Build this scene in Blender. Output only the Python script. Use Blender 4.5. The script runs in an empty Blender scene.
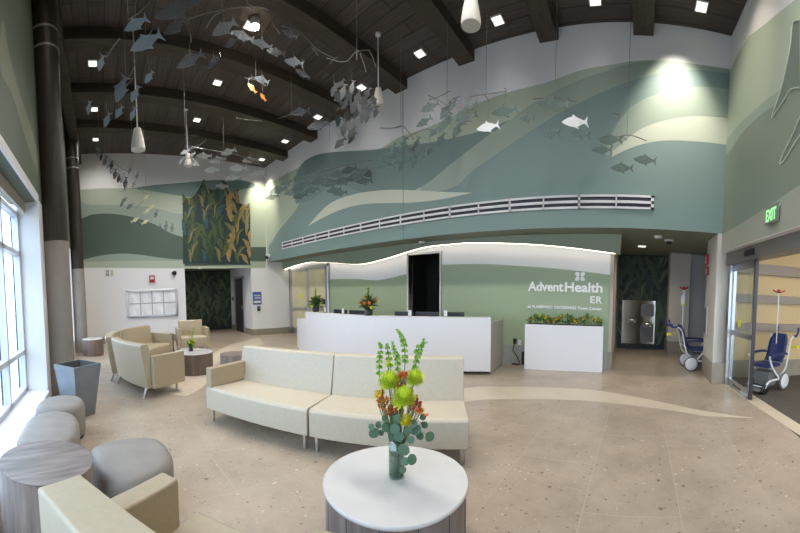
import bpy, bmesh, math, random
import numpy as np
from mathutils import Vector, Matrix
from mathutils.geometry import tessellate_polygon
random.seed(7)
PI = math.pi
scene = bpy.context.scene
COL = scene.collection
V = Vector

# ------------------------------------------------------------------ camera (a cylindrical panorama)
F, PITCH, ROLL, CY, TH, HC = 341.8, -0.0594, 0.0032, 311.5, 0.699, 1.65
def _rot(d):
    x, y, z = d
    c, s = math.cos(ROLL), math.sin(ROLL); x, z = c*x + s*z, -s*x + c*z
    c, s = math.cos(PITCH), math.sin(PITCH); y, z = c*y - s*z, s*y + c*z
    c, s = math.cos(TH), math.sin(TH); x, y = c*x - s*y, s*x + c*y
    return V((x, y, z))
EYE = V((0, 0, HC))
def ray(px, py):
    a = (px - 400)/F
    return _rot((math.sin(a), math.cos(a), (CY - py)/F))
def fl(px, py, z=0.0):
    d = ray(px, py); return EYE + d*((z - HC)/d.z)
def hit(px, py, O, N):
    d = ray(px, py); return EYE + d*((V(O) - EYE).dot(V(N))/d.dot(V(N)))
def atd(px, py, r):
    d = ray(px, py); return EYE + d*(r/math.hypot(d.x, d.y))

cam = bpy.data.cameras.new('camera')
cam.type = 'PANO'
cam.panorama_type = 'CENTRAL_CYLINDRICAL'
cam.central_cylindrical_range_u_min = -400/F
cam.central_cylindrical_range_u_max = 400/F
cam.central_cylindrical_range_v_min = (CY - 533)/F
cam.central_cylindrical_range_v_max = CY/F
cam.central_cylindrical_radius = 1.0
cam.clip_start = 0.02
cam.clip_end = 500
camo = bpy.data.objects.new('camera', cam); COL.objects.link(camo)
R, U, B = _rot((1, 0, 0)), _rot((0, 0, 1)), -_rot((0, 1, 0))
camo.matrix_world = Matrix(((R.x, U.x, B.x, 0), (R.y, U.y, B.y, 0), (R.z, U.z, B.z, HC), (0, 0, 0, 1)))
scene.camera = camo

# ------------------------------------------------------------------ materials
MATS = {}
def mat(name, col, rough=0.5, metal=0.0, var=0.0, scale=8.0, bump=0.0, emit=None, es=0.0, trans=0.0, alpha=1.0, spec=0.5, coat=0.0, stretch=None):
    if name in MATS: return MATS[name]
    m = bpy.data.materials.new(name); m.use_nodes = True
    nt = m.node_tree; b = nt.nodes['Principled BSDF']
    b.inputs['Base Color'].default_value = (*col, 1); b.inputs['Roughness'].default_value = rough
    b.inputs['Metallic'].default_value = metal; b.inputs['Specular IOR Level'].default_value = spec
    b.inputs['Coat Weight'].default_value = coat
    if trans: b.inputs['Transmission Weight'].default_value = trans
    if alpha < 1: b.inputs['Alpha'].default_value = alpha
    if emit: b.inputs['Emission Color'].default_value = (*emit, 1); b.inputs['Emission Strength'].default_value = es
    if var or bump:
        tc = nt.nodes.new('ShaderNodeTexCoord'); mp = nt.nodes.new('ShaderNodeMapping')
        if stretch: mp.inputs['Scale'].default_value = stretch
        nt.links.new(tc.outputs['Object'], mp.inputs['Vector'])
        n = nt.nodes.new('ShaderNodeTexNoise'); n.inputs['Scale'].default_value = scale; n.inputs['Detail'].default_value = 5
        nt.links.new(mp.outputs['Vector'], n.inputs['Vector'])
        if var:
            r = nt.nodes.new('ShaderNodeValToRGB')
            r.color_ramp.elements[0].position = .3; r.color_ramp.elements[1].position = .7
            r.color_ramp.elements[0].color = (*[max(0, c*(1 - var)) for c in col], 1)
            r.color_ramp.elements[1].color = (*[min(1, c*(1 + var)) for c in col], 1)
            nt.links.new(n.outputs['Fac'], r.inputs['Fac']); nt.links.new(r.outputs['Color'], b.inputs['Base Color'])
        if bump:
            bp = nt.nodes.new('ShaderNodeBump'); bp.inputs['Strength'].default_value = bump; bp.inputs['Distance'].default_value = .01
            nt.links.new(n.outputs['Fac'], bp.inputs['Height']); nt.links.new(bp.outputs['Normal'], b.inputs['Normal'])
    MATS[name] = m
    return m

def floor_mat():
    m = bpy.data.materials.new('limestone_terrazzo'); m.use_nodes = True
    nt = m.node_tree; N = nt.nodes; L = nt.links; b = N['Principled BSDF']
    tc = N.new('ShaderNodeTexCoord')
    n1 = N.new('ShaderNodeTexNoise'); n1.inputs['Scale'].default_value = 1.3; n1.inputs['Detail'].default_value = 9; n1.inputs['Roughness'].default_value = .65
    L.new(tc.outputs['Object'], n1.inputs['Vector'])
    r1 = N.new('ShaderNodeValToRGB'); r1.color_ramp.elements[0].position = .3; r1.color_ramp.elements[1].position = .72
    r1.color_ramp.elements[0].color = (.325, .262, .20, 1); r1.color_ramp.elements[1].color = (.505, .42, .335, 1)
    L.new(n1.outputs['Fac'], r1.inputs['Fac'])
    col = r1.outputs['Color']
    def spots(scale, thr, c, dens, seedoff, cur, rnd=0.0):
        mp = N.new('ShaderNodeMapping'); mp.inputs['Location'].default_value = (seedoff, seedoff*.7, 0)
        L.new(tc.outputs['Object'], mp.inputs['Vector'])
        nz = N.new('ShaderNodeTexNoise'); nz.inputs['Scale'].default_value = scale*2.5
        L.new(mp.outputs['Vector'], nz.inputs['Vector'])
        mx = N.new('ShaderNodeMixRGB'); mx.inputs['Fac'].default_value = .03; L.new(mp.outputs['Vector'], mx.inputs['Color1']); L.new(nz.outputs['Color'], mx.inputs['Color2'])
        v = N.new('ShaderNodeTexVoronoi'); v.inputs['Scale'].default_value = scale; L.new(mx.outputs['Color'], v.inputs['Vector'])
        lt = N.new('ShaderNodeMath'); lt.operation = 'LESS_THAN'; lt.inputs[1].default_value = thr; L.new(v.outputs['Distance'], lt.inputs[0])
        sp = N.new('ShaderNodeSeparateColor'); L.new(v.outputs['Color'], sp.inputs['Color'])
        l2 = N.new('ShaderNodeMath'); l2.operation = 'LESS_THAN'; l2.inputs[1].default_value = dens; L.new(sp.outputs[0], l2.inputs[0])
        mu = N.new('ShaderNodeMath'); mu.operation = 'MULTIPLY'; L.new(lt.outputs[0], mu.inputs[0]); L.new(l2.outputs[0], mu.inputs[1])
        m2 = N.new('ShaderNodeMath'); m2.operation = 'MULTIPLY'; m2.inputs[1].default_value = .75; L.new(mu.outputs[0], m2.inputs[0])
        mix = N.new('ShaderNodeMixRGB'); L.new(m2.outputs[0], mix.inputs['Fac']); L.new(cur, mix.inputs['Color1']); mix.inputs['Color2'].default_value = (*c, 1)
        return mix.outputs['Color']
    col = spots(9, .16, (.12, .085, .06), .17, 0, col)
    col = spots(22, .22, (.17, .12, .085), .18, 3.1, col)
    col = spots(14, .17, (.62, .57, .48), .2, 7.7, col)
    col = spots(45, .25, (.60, .52, .42), .2, 9.7, col)
    mp = N.new('ShaderNodeMapping'); mp.inputs['Rotation'].default_value = (0, 0, PI/2); mp.inputs['Location'].default_value = (.3, .37, 0)
    L.new(tc.outputs['Object'], mp.inputs['Vector'])
    br = N.new('ShaderNodeTexBrick'); br.inputs['Scale'].default_value = 1; br.inputs['Brick Width'].default_value = 1.45; br.inputs['Row Height'].default_value = .74
    br.inputs['Mortar Size'].default_value = .004; br.inputs['Mortar Smooth'].default_value = .4
    br.inputs['Color1'].default_value = (0, 0, 0, 1); br.inputs['Color2'].default_value = (0.3, .3, .3, 1); br.inputs['Mortar'].default_value = (1, 1, 1, 1)
    L.new(mp.outputs['Vector'], br.inputs['Vector'])
    mix = N.new('ShaderNodeMixRGB'); L.new(br.outputs['Fac'], mix.inputs['Fac']); L.new(col, mix.inputs['Color1']); mix.inputs['Color2'].default_value = (.47, .40, .31, 1)
    hs = N.new('ShaderNodeHueSaturation'); L.new(mix.outputs['Color'], hs.inputs['Color'])
    ml = N.new('ShaderNodeMath'); ml.operation = 'MULTIPLY_ADD'; ml.inputs[1].default_value = .25; ml.inputs[2].default_value = .97
    spc = N.new('ShaderNodeSeparateColor'); L.new(br.outputs['Color'], spc.inputs['Color']); L.new(spc.outputs[0], ml.inputs[0])
    mixv = N.new('ShaderNodeMath'); mixv.operation = 'MINIMUM'; mixv.inputs[1].default_value = 1.05; L.new(ml.outputs[0], mixv.inputs[0]); L.new(mixv.outputs[0], hs.inputs['Value'])
    L.new(hs.outputs['Color'], b.inputs['Base Color'])
    b.inputs['Roughness'].default_value = .3; b.inputs['Specular IOR Level'].default_value = .45
    return m

def plank_mat(name, c1, c2, mortar, width, length, rough=.6, rot=0.0, bumpd=.02):
    m = bpy.data.materials.new(name); m.use_nodes = True
    nt = m.node_tree; N = nt.nodes; L = nt.links; b = N['Principled BSDF']
    tc = N.new('ShaderNodeTexCoord'); mp = N.new('ShaderNodeMapping'); mp.inputs['Rotation'].default_value = (0, 0, rot)
    L.new(tc.outputs['Object'], mp.inputs['Vector'])
    br = N.new('ShaderNodeTexBrick'); br.inputs['Scale'].default_value = 1; br.inputs['Brick Width'].default_value = length; br.inputs['Row Height'].default_value = width
    br.inputs['Mortar Size'].default_value = .009; br.inputs['Mortar Smooth'].default_value = .2
    br.inputs['Color1'].default_value = (*c1, 1); br.inputs['Color2'].default_value = (*c2, 1); br.inputs['Mortar'].default_value = (*mortar, 1)
    L.new(mp.outputs['Vector'], br.inputs['Vector'])
    mp2 = N.new('ShaderNodeMapping'); mp2.inputs['Scale'].default_value = (1.2, 30, 30); L.new(mp.outputs['Vector'], mp2.inputs['Vector'])
    n = N.new('ShaderNodeTexNoise'); n.inputs['Scale'].default_value = 1.6; n.inputs['Detail'].default_value = 6; L.new(mp2.outputs['Vector'], n.inputs['Vector'])
    r = N.new('ShaderNodeValToRGB'); r.color_ramp.elements[0].position = .3; r.color_ramp.elements[0].color = (.55, .55, .55, 1); r.color_ramp.elements[1].position = .7; r.color_ramp.elements[1].color = (1.3, 1.3, 1.3, 1)
    L.new(n.outputs['Fac'], r.inputs['Fac'])
    mu = N.new('ShaderNodeMixRGB'); mu.blend_type = 'MULTIPLY'; mu.inputs['Fac'].default_value = 1; L.new(br.outputs['Color'], mu.inputs['Color1']); L.new(r.outputs['Color'], mu.inputs['Color2'])
    L.new(mu.outputs['Color'], b.inputs['Base Color']); b.inputs['Roughness'].default_value = rough
    bp = N.new('ShaderNodeBump'); bp.inputs['Distance'].default_value = bumpd; bp.inputs['Strength'].default_value = .8; bp.invert = True
    L.new(br.outputs['Fac'], bp.inputs['Height']); L.new(bp.outputs['Normal'], b.inputs['Normal'])
    MATS[name] = m
    return m

def glass_mat(name, tint=(.9, .95, .95), gloss=.12):
    m = bpy.data.materials.new(name); m.use_nodes = True
    nt = m.node_tree; N = nt.nodes; L = nt.links
    N.remove(N['Principled BSDF']); out = N['Material Output']
    t = N.new('ShaderNodeBsdfTransparent'); t.inputs['Color'].default_value = (*tint, 1)
    g = N.new('ShaderNodeBsdfGlossy'); g.inputs['Roughness'].default_value = .03
    mx = N.new('ShaderNodeMixShader'); mx.inputs['Fac'].default_value = gloss*.5
    L.new(t.outputs[0], mx.inputs[1]); L.new(g.outputs[0], mx.inputs[2])
    L.new(mx.outputs[0], out.inputs['Surface'])
    MATS[name] = m
    return m
def trans_mat(name, col, mixf, rough=.3):
    """tinted acrylic: part of the light passes straight through"""
    m = bpy.data.materials.new(name); m.use_nodes = True
    b = m.node_tree.nodes['Principled BSDF']; b.inputs['Base Color'].default_value = (*col, 1); b.inputs['Roughness'].default_value = rough; b.inputs['Alpha'].default_value = mixf
    MATS[name] = m
    return m

WHITE = mat('wall_white_paint', (.80, .80, .81), .6, bump=.03, scale=120)
WHITE2 = mat('white_lacquer', (.80, .81, .85), .35)
SAGE_L = mat('mural_pale_sage', (.43, .50, .40), .55)
SAGE_M = mat('mural_mid_sage', (.31, .385, .325), .55)
TEAL = mat('mural_teal', (.205, .295, .285), .55)
TEAL_D = mat('mural_deep_teal', (.165, .245, .235), .55)
GREEN_D = mat('mural_forest_green', (.085, .125, .10), .55)
GREEN_W = mat('upper_wall_green', (.12, .15, .11), .55)
SAGE_P = mat('mural_cream_sage', (.55, .60, .50), .55)
SIGNGREEN = mat('sign_wall_green', (.35, .43, .28), .42, spec=.4)
SOFFIT = mat('soffit_paint', (.19, .215, .165), .6)
ALU = mat('brushed_aluminium', (.52, .53, .55), .35, .9)
ALU_P = mat('window_frame_paint', (.62, .64, .68), .4, .2)
DARK = mat('dark_gap', (.01, .01, .012), .6)
GREYM = mat('header_grey_metal', (.26, .25, .235), .4, .5)
CHROME = mat('leg_steel', (.62, .62, .60), .3, 1.0)
STEEL = mat('stainless', (.68, .66, .63), .3, .9)
VINYL_DIM = mat('beige_vinyl_dim', (.45, .385, .275), .42, var=.04, scale=30, bump=.05)  # same beige vinyl, darkened to carry the dimmer light on these seats
VINYL = mat('beige_vinyl', (.58, .515, .405), .42, var=.04, scale=30, bump=.05)
VINYL_SHADED = mat('beige_vinyl_shaded', (.42, .345, .235), .42, var=.05, scale=30, bump=.05)  # same beige vinyl, shading of arms and backs put into the colour
OTTO = mat('grey_ottoman_fabric', (.27, .245, .22), .55, var=.12, scale=5, bump=.06)
TRASH = mat('slate_grey_laminate', (.20, .225, .25), .45, var=.12, scale=4)
WOODG = mat('grey_wood_laminate', (.26, .215, .195), .45, var=.28, scale=3, stretch=(9, 9, .7))
WOODT = mat('pale_grey_wood_top', (.22, .185, .165), .4, var=.35, scale=2.5, stretch=(1.2, 9, 9))
STONE = mat('white_quartz_top', (.68, .665, .65), .18, var=.03, scale=5, coat=.2)
BASEB = mat('taupe_tile_base', (.30, .265, .215), .5, var=.08, scale=6)
CONC = mat('concrete_plaster', (.28, .25, .215), .65, var=.12, scale=3.5, bump=.08, stretch=(1, 1, .4))
COLW = mat('column_dark_wood', (.028, .020, .014), .5, var=.35, scale=4, stretch=(8, 8, .6))
BEAM = mat('beam_dark_wood', (.052, .038, .028), .6, var=.3, scale=3, stretch=(6, .5, 6))
CEIL = plank_mat('ceiling_planks', (.064, .049, .042), (.088, .068, .058), (.012, .010, .009), .30, 4.2, .6)
FLOOR = floor_mat()
RIBBON = mat('pale_stone_band', (.63, .545, .43), .35, var=.04, scale=3)
CARPET = mat('grey_carpet_tile', (.105, .09, .08), .95, var=.35, scale=60, bump=.3)
GLASS = glass_mat('clear_glass')
GLASS_W = glass_mat('window_glass', (.80, .88, .96))
BLACKP = mat('black_plastic', (.015, .015, .018), .4)
REDP = mat('red_sign', (.45, .02, .03), .4)
WHITEP = mat('white_plastic', (.75, .75, .73), .4)
NAVY = mat('navy_vinyl', (.022, .035, .13), .45)
WFRAME = mat('white_powder_coat', (.72, .74, .76), .35)
GREYP = mat('grey_plastic', (.16, .16, .165), .5)
YELLOWP = mat('yellow_plastic', (.75, .72, .04), .5)
LAMPW = mat('lamp_diffuser', (.9, .88, .82), .5, emit=(1, .93, .84), es=1.9)
LED = mat('led_strip', (1, .95, .85), .5, emit=(1, .88, .72), es=4.5)
VYEL = mat('vestibule_wall_yellow', (.62, .47, .26), .6)
TAUPE = mat('taupe_rail', (.30, .25, .22), .5)
EXITG = mat('exit_sign_green', (.3, .6, .3), .5, emit=(.42, 1.0, .40), es=.75)
EXITF = mat('exit_sign_face', (.20, .25, .2), .5)
FISH_B = trans_mat('blue_acrylic', (.25, .33, .42), .75)
FISH_G = trans_mat('grey_acrylic', (.20, .23, .26), .45)
FISH_D = trans_mat('dark_acrylic', (.045, .055, .06), .8)
FISH_T = trans_mat('teal_acrylic', (.11, .18, .17), .6)
FISH_W = mat('white_acrylic', (.93, .96, .98), .3, emit=(.8, .95, 1), es=.0)
FISH_Y = trans_mat('cream_acrylic', (.80, .80, .52), .9)
FISH_O = trans_mat('orange_acrylic', (.55, .22, .03), .85)
WIRE = mat('mobile_wire', (.22, .21, .20), .4, .6)
BOARDP = mat('bulkhead_sage', (.30, .35, .255), .6)

# ------------------------------------------------------------------ mesh builder
class MB:
    def __init__(s): s.v = []; s.f = []; s.m = []; s.sm = []
    def add(s, vs, fs, mi=0, M=None, smooth=False):
        b = len(s.v)
        s.v += [tuple(M @ V(p)) if M is not None else tuple(p) for p in vs]
        s.f += [tuple(b + i for i in f) for f in fs]
        s.m += [mi]*len(fs); s.sm += [smooth]*len(fs)
        return s
    def box(s, x0, y0, z0, x1, y1, z1, mi=0, M=None):
        vs = [(x0,y0,z0),(x1,y0,z0),(x1,y1,z0),(x0,y1,z0),(x0,y0,z1),(x1,y0,z1),(x1,y1,z1),(x0,y1,z1)]
        return s.add(vs, [(0,3,2,1),(4,5,6,7),(0,1,5,4),(1,2,6,5),(2,3,7,6),(3,0,4,7)], mi, M)
    def quad(s, a, b, c, d, mi=0): return s.add([a, b, c, d], [(0, 1, 2, 3)], mi)
    def prism(s, pts, z0, z1, mi=0, M=None, mside=None):
        n = len(pts)
        tris = tessellate_polygon([[V((p[0], p[1], 0)) for p in pts]])
        area = sum(pts[i][0]*pts[(i+1) % n][1] - pts[(i+1) % n][0]*pts[i][1] for i in range(n))
        vs = [(p[0], p[1], z0) for p in pts] + [(p[0], p[1], z1) for p in pts]
        fs = []
        for t in tris:
            a, b, c = t
            cr = (pts[b][0]-pts[a][0])*(pts[c][1]-pts[a][1]) - (pts[c][0]-pts[a][0])*(pts[b][1]-pts[a][1])
            if cr < 0: a, b, c = a, c, b
            fs.append((a+n, b+n, c+n)); fs.append((a, c, b))
        s.add(vs, fs, mi, M)
        side = [(i, (i+1) % n, (i+1) % n + n, i + n) for i in range(n)]
        if area < 0: side = [tuple(reversed(f)) for f in side]
        s.add(vs, side, mi if mside is None else mside, M)
        return s
    def lathe(s, prof, n=32, mi=0, M=None, smooth=True, cap=True):
        vs = []; fs = []
        for (r, z) in prof:
            for k in range(n): vs.append((r*math.cos(2*PI*k/n), r*math.sin(2*PI*k/n), z))
        for i in range(len(prof) - 1):
            for k in range(n):
                a, b = i*n + k, i*n + (k+1) % n
                fs.append((a, b, b + n, a + n))
        s.add(vs, fs, mi, M, smooth)
        if cap:
            if prof[0][0] > 1e-5: s.add(vs[:n], [tuple(reversed(range(n)))], mi, M)
            if prof[-1][0] > 1e-5: s.add(vs[-n:], [tuple(range(n))], mi, M)
        return s
    def tube(s, path, r, n=8, mi=0, M=None, closed=False):
        P = [V(p) for p in path]; rs = r if isinstance(r, (list, tuple)) else [r]*len(P)
        vs = []; fs = []; up = None
        for i, p in enumerate(P):
            t = (P[min(i+1, len(P)-1)] - P[max(i-1, 0)])
            if t.length < 1e-9: t = V((0, 0, 1))
            t.normalize()
            if up is None:
                up = V((0, 0, 1)) if abs(t.z) < .9 else V((1, 0, 0))
            a = t.cross(up)
            if a.length < 1e-6: a = t.cross(V((0, 1, 0)))
            a.normalize(); b = a.cross(t).normalized(); up = b
            for k in range(n):
                q = 2*PI*k/n; vs.append(p + (a*math.cos(q) + b*math.sin(q))*rs[i])
        for i in range(len(P) - 1):
            for k in range(n):
                a, b = i*n + k, i*n + (k+1) % n
                fs.append((a, b, b + n, a + n))
        s.add(vs, fs, mi, M, True)
        s.add(vs[:n], [tuple(reversed(range(n)))], mi, M); s.add(vs[-n:], [tuple(range(n))], mi, M)
        return s
    def ball(s, c, r, n=12, mi=0, M=None, sc=(1, 1, 1)):
        vs = []; fs = []; h = n//2
        for i in range(h + 1):
            t = PI*i/h
            for k in range(n):
                q = 2*PI*k/n
                vs.append((c[0] + r*sc[0]*math.sin(t)*math.cos(q), c[1] + r*sc[1]*math.sin(t)*math.sin(q), c[2] - r*sc[2]*math.cos(t)))
        for i in range(h):
            for k in range(n):
                a, b = i*n + k, i*n + (k+1) % n
                fs.append((a, b, b + n, a + n))
        return s.add(vs, fs, mi, M, True)
    def build(s, name, mats, parent=None, bevel=0.0, seg=2, loc=None, weld=False):
        me = bpy.data.meshes.new(name)
        me.from_pydata(s.v, [], s.f)
        if not isinstance(mats, (list, tuple)): mats = [mats]
        for m in mats: me.materials.append(m)
        me.polygons.foreach_set('material_index', s.m); me.polygons.foreach_set('use_smooth', s.sm)
        me.validate()
        if weld or bevel:
            bm = bmesh.new(); bm.from_mesh(me); bmesh.ops.remove_doubles(bm, verts=bm.verts, dist=1e-5)
            bmesh.ops.recalc_face_normals(bm, faces=bm.faces); bm.to_mesh(me); bm.free()
        me.update()
        o = bpy.data.objects.new(name, me); COL.objects.link(o)
        if loc is not None: o.location = loc
        if parent: o.parent = parent
        if bevel:
            md = o.modifiers.new('bevel', 'BEVEL'); md.width = bevel; md.segments = seg; md.limit_method = 'ANGLE'; md.angle_limit = math.radians(40)
            wn = o.modifiers.new('wn', 'WEIGHTED_NORMAL'); wn.keep_sharp = True
            for p in me.polygons: p.use_smooth = True
        return o
def tag(o, label=None, cat=None, group=None, kind=None):
    if label: o['label'] = label
    if cat: o['category'] = cat
    if group: o['group'] = group
    if kind: o['kind'] = kind
    return o
def empty(name, loc, rz=0.0, label=None, cat=None, group=None):
    o = bpy.data.objects.new(name, None); COL.objects.link(o); o.location = loc; o.rotation_euler = (0, 0, rz)
    o.empty_display_size = .1
    return tag(o, label, cat, group)
def struct(mb, name, mats, parent=None, **k):
    o = mb.build(name, mats, parent, **k)
    if parent is None: o['kind'] = 'structure'
    return o
def copy_tree(o, parent=None):
    c = o.copy(); COL.objects.link(c)
    if parent: c.parent = parent
    for ch in [x for x in bpy.data.objects if x.parent == o]: copy_tree(ch, c)
    return c
def smoothline(pts, k=6, closed=False):
    out = []; n = len(pts)
    rng = range(n) if closed else range(n - 1)
    for i in rng:
        if closed: p0, p1, p2, p3 = pts[i-1], pts[i], pts[(i+1) % n], pts[(i+2) % n]
        else: p0, p1, p2, p3 = pts[max(i-1, 0)], pts[i], pts[i+1], pts[min(i+2, n-1)]
        for j in range(k):
            t = j/k
            out.append(tuple(.5*((2*b) + (-a + c)*t + (2*a - 5*b + 4*c - d)*t*t + (-a + 3*b - 3*c + d)*t**3) for a, b, c, d in zip(p0, p1, p2, p3)))
    if not closed: out.append(tuple(pts[-1]))
    return out
def spot(name, loc, power, size=1.2, blend=.8, col=(1, .95, .88), tgt=(0, 0, -1), r=.08):
    l = bpy.data.lights.new(name, 'SPOT'); l.energy = power; l.spot_size = size; l.spot_blend = blend; l.color = col; l.shadow_soft_size = r
    o = bpy.data.objects.new(name, l); COL.objects.link(o); o.location = loc
    o.rotation_euler = V(tgt).to_track_quat('-Z', 'Y').to_euler()
    return o
def area(name, loc, sx, sy, power, col=(1, 1, 1), tgt=(0, 0, -1)):
    l = bpy.data.lights.new(name, 'AREA'); l.shape = 'RECTANGLE'; l.size = sx; l.size_y = sy; l.energy = power; l.color = col
    o = bpy.data.objects.new(name, l); COL.objects.link(o); o.location = loc
    o.rotation_euler = V(tgt).to_track_quat('-Z', 'Y').to_euler()
    return o
def text_mesh(txt, size, name, m, parent=None, bold=0.0, spacing=1.0, depth=.01, width=None):
    cu = bpy.data.curves.new(name, 'FONT'); cu.body = txt; cu.size = size; cu.offset = bold; cu.space_character = spacing; cu.extrude = depth/2; cu.resolution_u = 3
    to = bpy.data.objects.new('tmp', cu); COL.objects.link(to)
    dg = bpy.context.evaluated_depsgraph_get(); dg.update()
    me = bpy.data.meshes.new_from_object(to.evaluated_get(dg)); bpy.data.objects.remove(to)
    xs = [v.co.x for v in me.vertices]; x0, x1 = min(xs), max(xs)
    for v in me.vertices:
        v.co.x -= x0
        if width: v.co.x *= width/(x1 - x0)
    me.materials.clear(); me.materials.append(m)
    o = bpy.data.objects.new(name, me); COL.objects.link(o)
    if parent: o.parent = parent
    return o

# ------------------------------------------------------------------ frames of the room
D = 6.36                                  # main wall plane Y = D
def zc(y): return 6.53 + .067*(D - y)     # ceiling height
aE = math.radians(5.4)
OE = V((-12.04, D, 0)); dE = V((-math.sin(aE), -math.cos(aE), 0)); nE = V((math.cos(aE), -math.sin(aE), 0))
ME = Matrix(((dE.x, nE.x, 0, OE.x), (dE.y, nE.y, 0, OE.y), (0, 0, 1, 0), (0, 0, 0, 1)))     # local (u along wall, n into the room, z)
aR = math.radians(4.5)
OR = V((1.52, D, 0)); dR = V((math.sin(aR), -math.cos(aR), 0)); nR = V((-math.cos(aR), -math.sin(aR), 0))
MR = Matrix(((dR.x, nR.x, 0, OR.x), (dR.y, nR.y, 0, OR.y), (0, 0, 1, 0), (0, 0, 0, 1)))
def pE(px, py, n=0.0):
    p = hit(px, py, OE + nE*n, nE) - OE; return (p.dot(dE), p.z)
def pR(px, py, n=0.0):
    p = hit(px, py, OR + nR*n, nR) - OR; return (p.dot(dR), p.z)
def pM(px, py, Y=D):
    p = hit(px, py, (0, Y, 0), (0, 1, 0)); return (p.x, p.z)
def patch(mb, pts, mi, fn):
    """flat painted shape: pts are 2D on the wall, fn maps them to 3D"""
    tris = tessellate_polygon([[V((p[0], p[1], 0)) for p in pts]])
    mb.add([fn(p) for p in pts], [tuple(t) for t in tris], mi)
# ================================================================== THE ROOM
# floor
mb = MB(); mb.quad((-19, -2.2, 0), (1.95, -2.2, 0), (1.95, 12.5, 0), (-19, 12.5, 0)); struct(mb, 'floor', FLOOR)
mb = MB(); mb.box(1.95, -2.2, -.02, 6, 6.9, -.003); mb.box(1.95, 6.9, -.02, 3.2, 12, -.001, 1); struct(mb, 'floor_vestibule', [CARPET, FLOOR])
# stone threshold
th = [(1.66, 6.4), (1.93, 6.4), (2.35, 2.0), (2.2, 2.0)]
mb = MB(); mb.prism(th, -.01, .004); struct(mb, 'trim_1', RIBBON)
# pale ribbon in the floor
top = [(-5.6, .9), (-6.1, 1.9), (-7.35, 3.0), (-8.6, 3.9), (-9.3, 4.9)]
outer = [(-3.6, 3.9), (-2.72, 5.1), (-2.29, 5.38), (-1.78, 5.6), (-.96, 5.75), (-.26, 5.6), (.38, 5.25), (1.0, 4.83), (1.62, 4.47)]
inner = [(.98, 4.62), (.42, 4.9), (-.35, 5.11), (-1.03, 5.1), (-1.7, 4.9), (-2.35, 4.5), (-2.9, 3.6)]
arc1 = [(-5.4, 1.3), (-5.95, 1.8), (-7.25, 2.35), (-8.85, 3.6), (-9.8, 5.0)]
arc2 = [(-11.4, 5.6), (-10.3, 4.0), (-8.67, 2.75), (-7.0, 1.75), (-5.7, .95)]
mb = MB()
mb.prism(smoothline(outer, 6) + smoothline(inner, 6), -.01, .003)
mb.prism(smoothline(arc1, 6) + smoothline(arc2, 6), -.01, .003)
struct(mb, 'floor_band', RIBBON)

# ceiling deck (planks run along X), beams, girder
mb = MB()
y0, y1 = -1.8, D + .05
for (a, b) in ((0, 0),):
    mb.add([(-14, y0, zc(y0)), (3, y0, zc(y0)), (3, y1, zc(y1)), (-14, y1, zc(y1)),
            (-14, y0, zc(y0)+.1), (3, y0, zc(y0)+.1), (3, y1, zc(y1)+.1), (-14, y1, zc(y1)+.1)],
           [(0,1,2,3),(7,6,5,4),(0,4,5,1),(1,5,6,2),(2,6,7,3),(3,7,4,0)])
struct(mb, 'ceiling', CEIL)
for k in range(8):
    xc = 1.63 - 1.73*(k) if False else -.09 - 1.73*(k) + 0
    if xc < -12: continue
    mb = MB(); h = .23; w = .18; ya, yb = -.55, D
    mb.add([(xc-w, ya, zc(ya)-h), (xc+w, ya, zc(ya)-h), (xc+w, yb, zc(yb)-h), (xc-w, yb, zc(yb)-h),
            (xc-w, ya, zc(ya)+.01), (xc+w, ya, zc(ya)+.01), (xc+w, yb, zc(yb)+.01), (xc-w, yb, zc(yb)+.01)],
           [(0,3,2,1),(4,5,6,7),(0,1,5,4),(1,2,6,5),(2,3,7,6),(3,0,4,7)])
    struct(mb, 'ceiling_beam', BEAM, bevel=.008)
mb = MB(); mb.box(-12.9, -.76, 6.62, 2.2, -.5, 7.02); struct(mb, 'girder_beam', BEAM, bevel=.008)

# ---- main wall with the wave mural (Y = D), from the soffit up
SB = 2.88
mb = MB(); mb.box(-12.5, D, SB, 1.9, D+.25, 6.75, 0)
def W(off): return lambda p: (p[0], D - off, p[1])
def PM(*pts): return [pM(*p) for p in pts]
topw = [(262,187),(270,183),(290,172),(314,160),(330,153),(366,150),(380,148.6),(400,137),(434,125),(491,98),(539,84.5),(560,77.6),(582,70),(616,64),(634,61),(668,60.3),(695,64),(735,70)]
def poly(upper, x1=1.7, x0=-12.3, zb=SB): 
    u = smoothline([pM(*p) for p in upper], 5); return u + [(x1, zb), (x0, zb)]
def band(mi, off, up, low=None, closeR=True):
    u = smoothline([pM(*p) for p in up], 5)
    if low is None: pts = u + [(u[-1][0], SB), (u[0][0], SB)]
    else: pts = u + smoothline([pM(*p) for p in low], 5)
    patch(mb, pts, mi, W(off))
band(1, .002, topw)                                                                     # pale sage field
band(2, .0030, [(421,187),(455,161),(490,134),(510,120),(535,102),(580,80),(607,71),(625,65),(650,61.5),(690,64),(735,71)])      # mid sage sweep
band(3, .0040, [(268.5,247),(279,230.6),(288,220),(297,208),(303,196),(312,186),(330,182),(380,196),(445,190),(470,173),(490,158.6),(535,128),(571,107),(607,90),(643,77.5),(683,70),(735,74)])
band(4, .0035, [(296,200),(293,186),(301,165),(314,156),(330,152.5),(366,150.5),(409,145),(439,141),(478,132),(510,120)], [(490,134),(455,161),(421,187),(390,196),(330,200)])
band(4, .0045, [(296,204),(294,186),(301,166),(314,157),(330,153),(366,151)], [(360,170),(330,186),(312,200)])
band(5, .0050, [(307.9,226.3),(328,205),(352.8,194.6),(387,190),(421,190.7),(450,192.3),(472.4,192.6)], [(472.4,192.6),(440.7,199.5),(406.5,202.9),(367,203.8),(343,209),(323.5,217.5),(307.9,226.3)])
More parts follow.
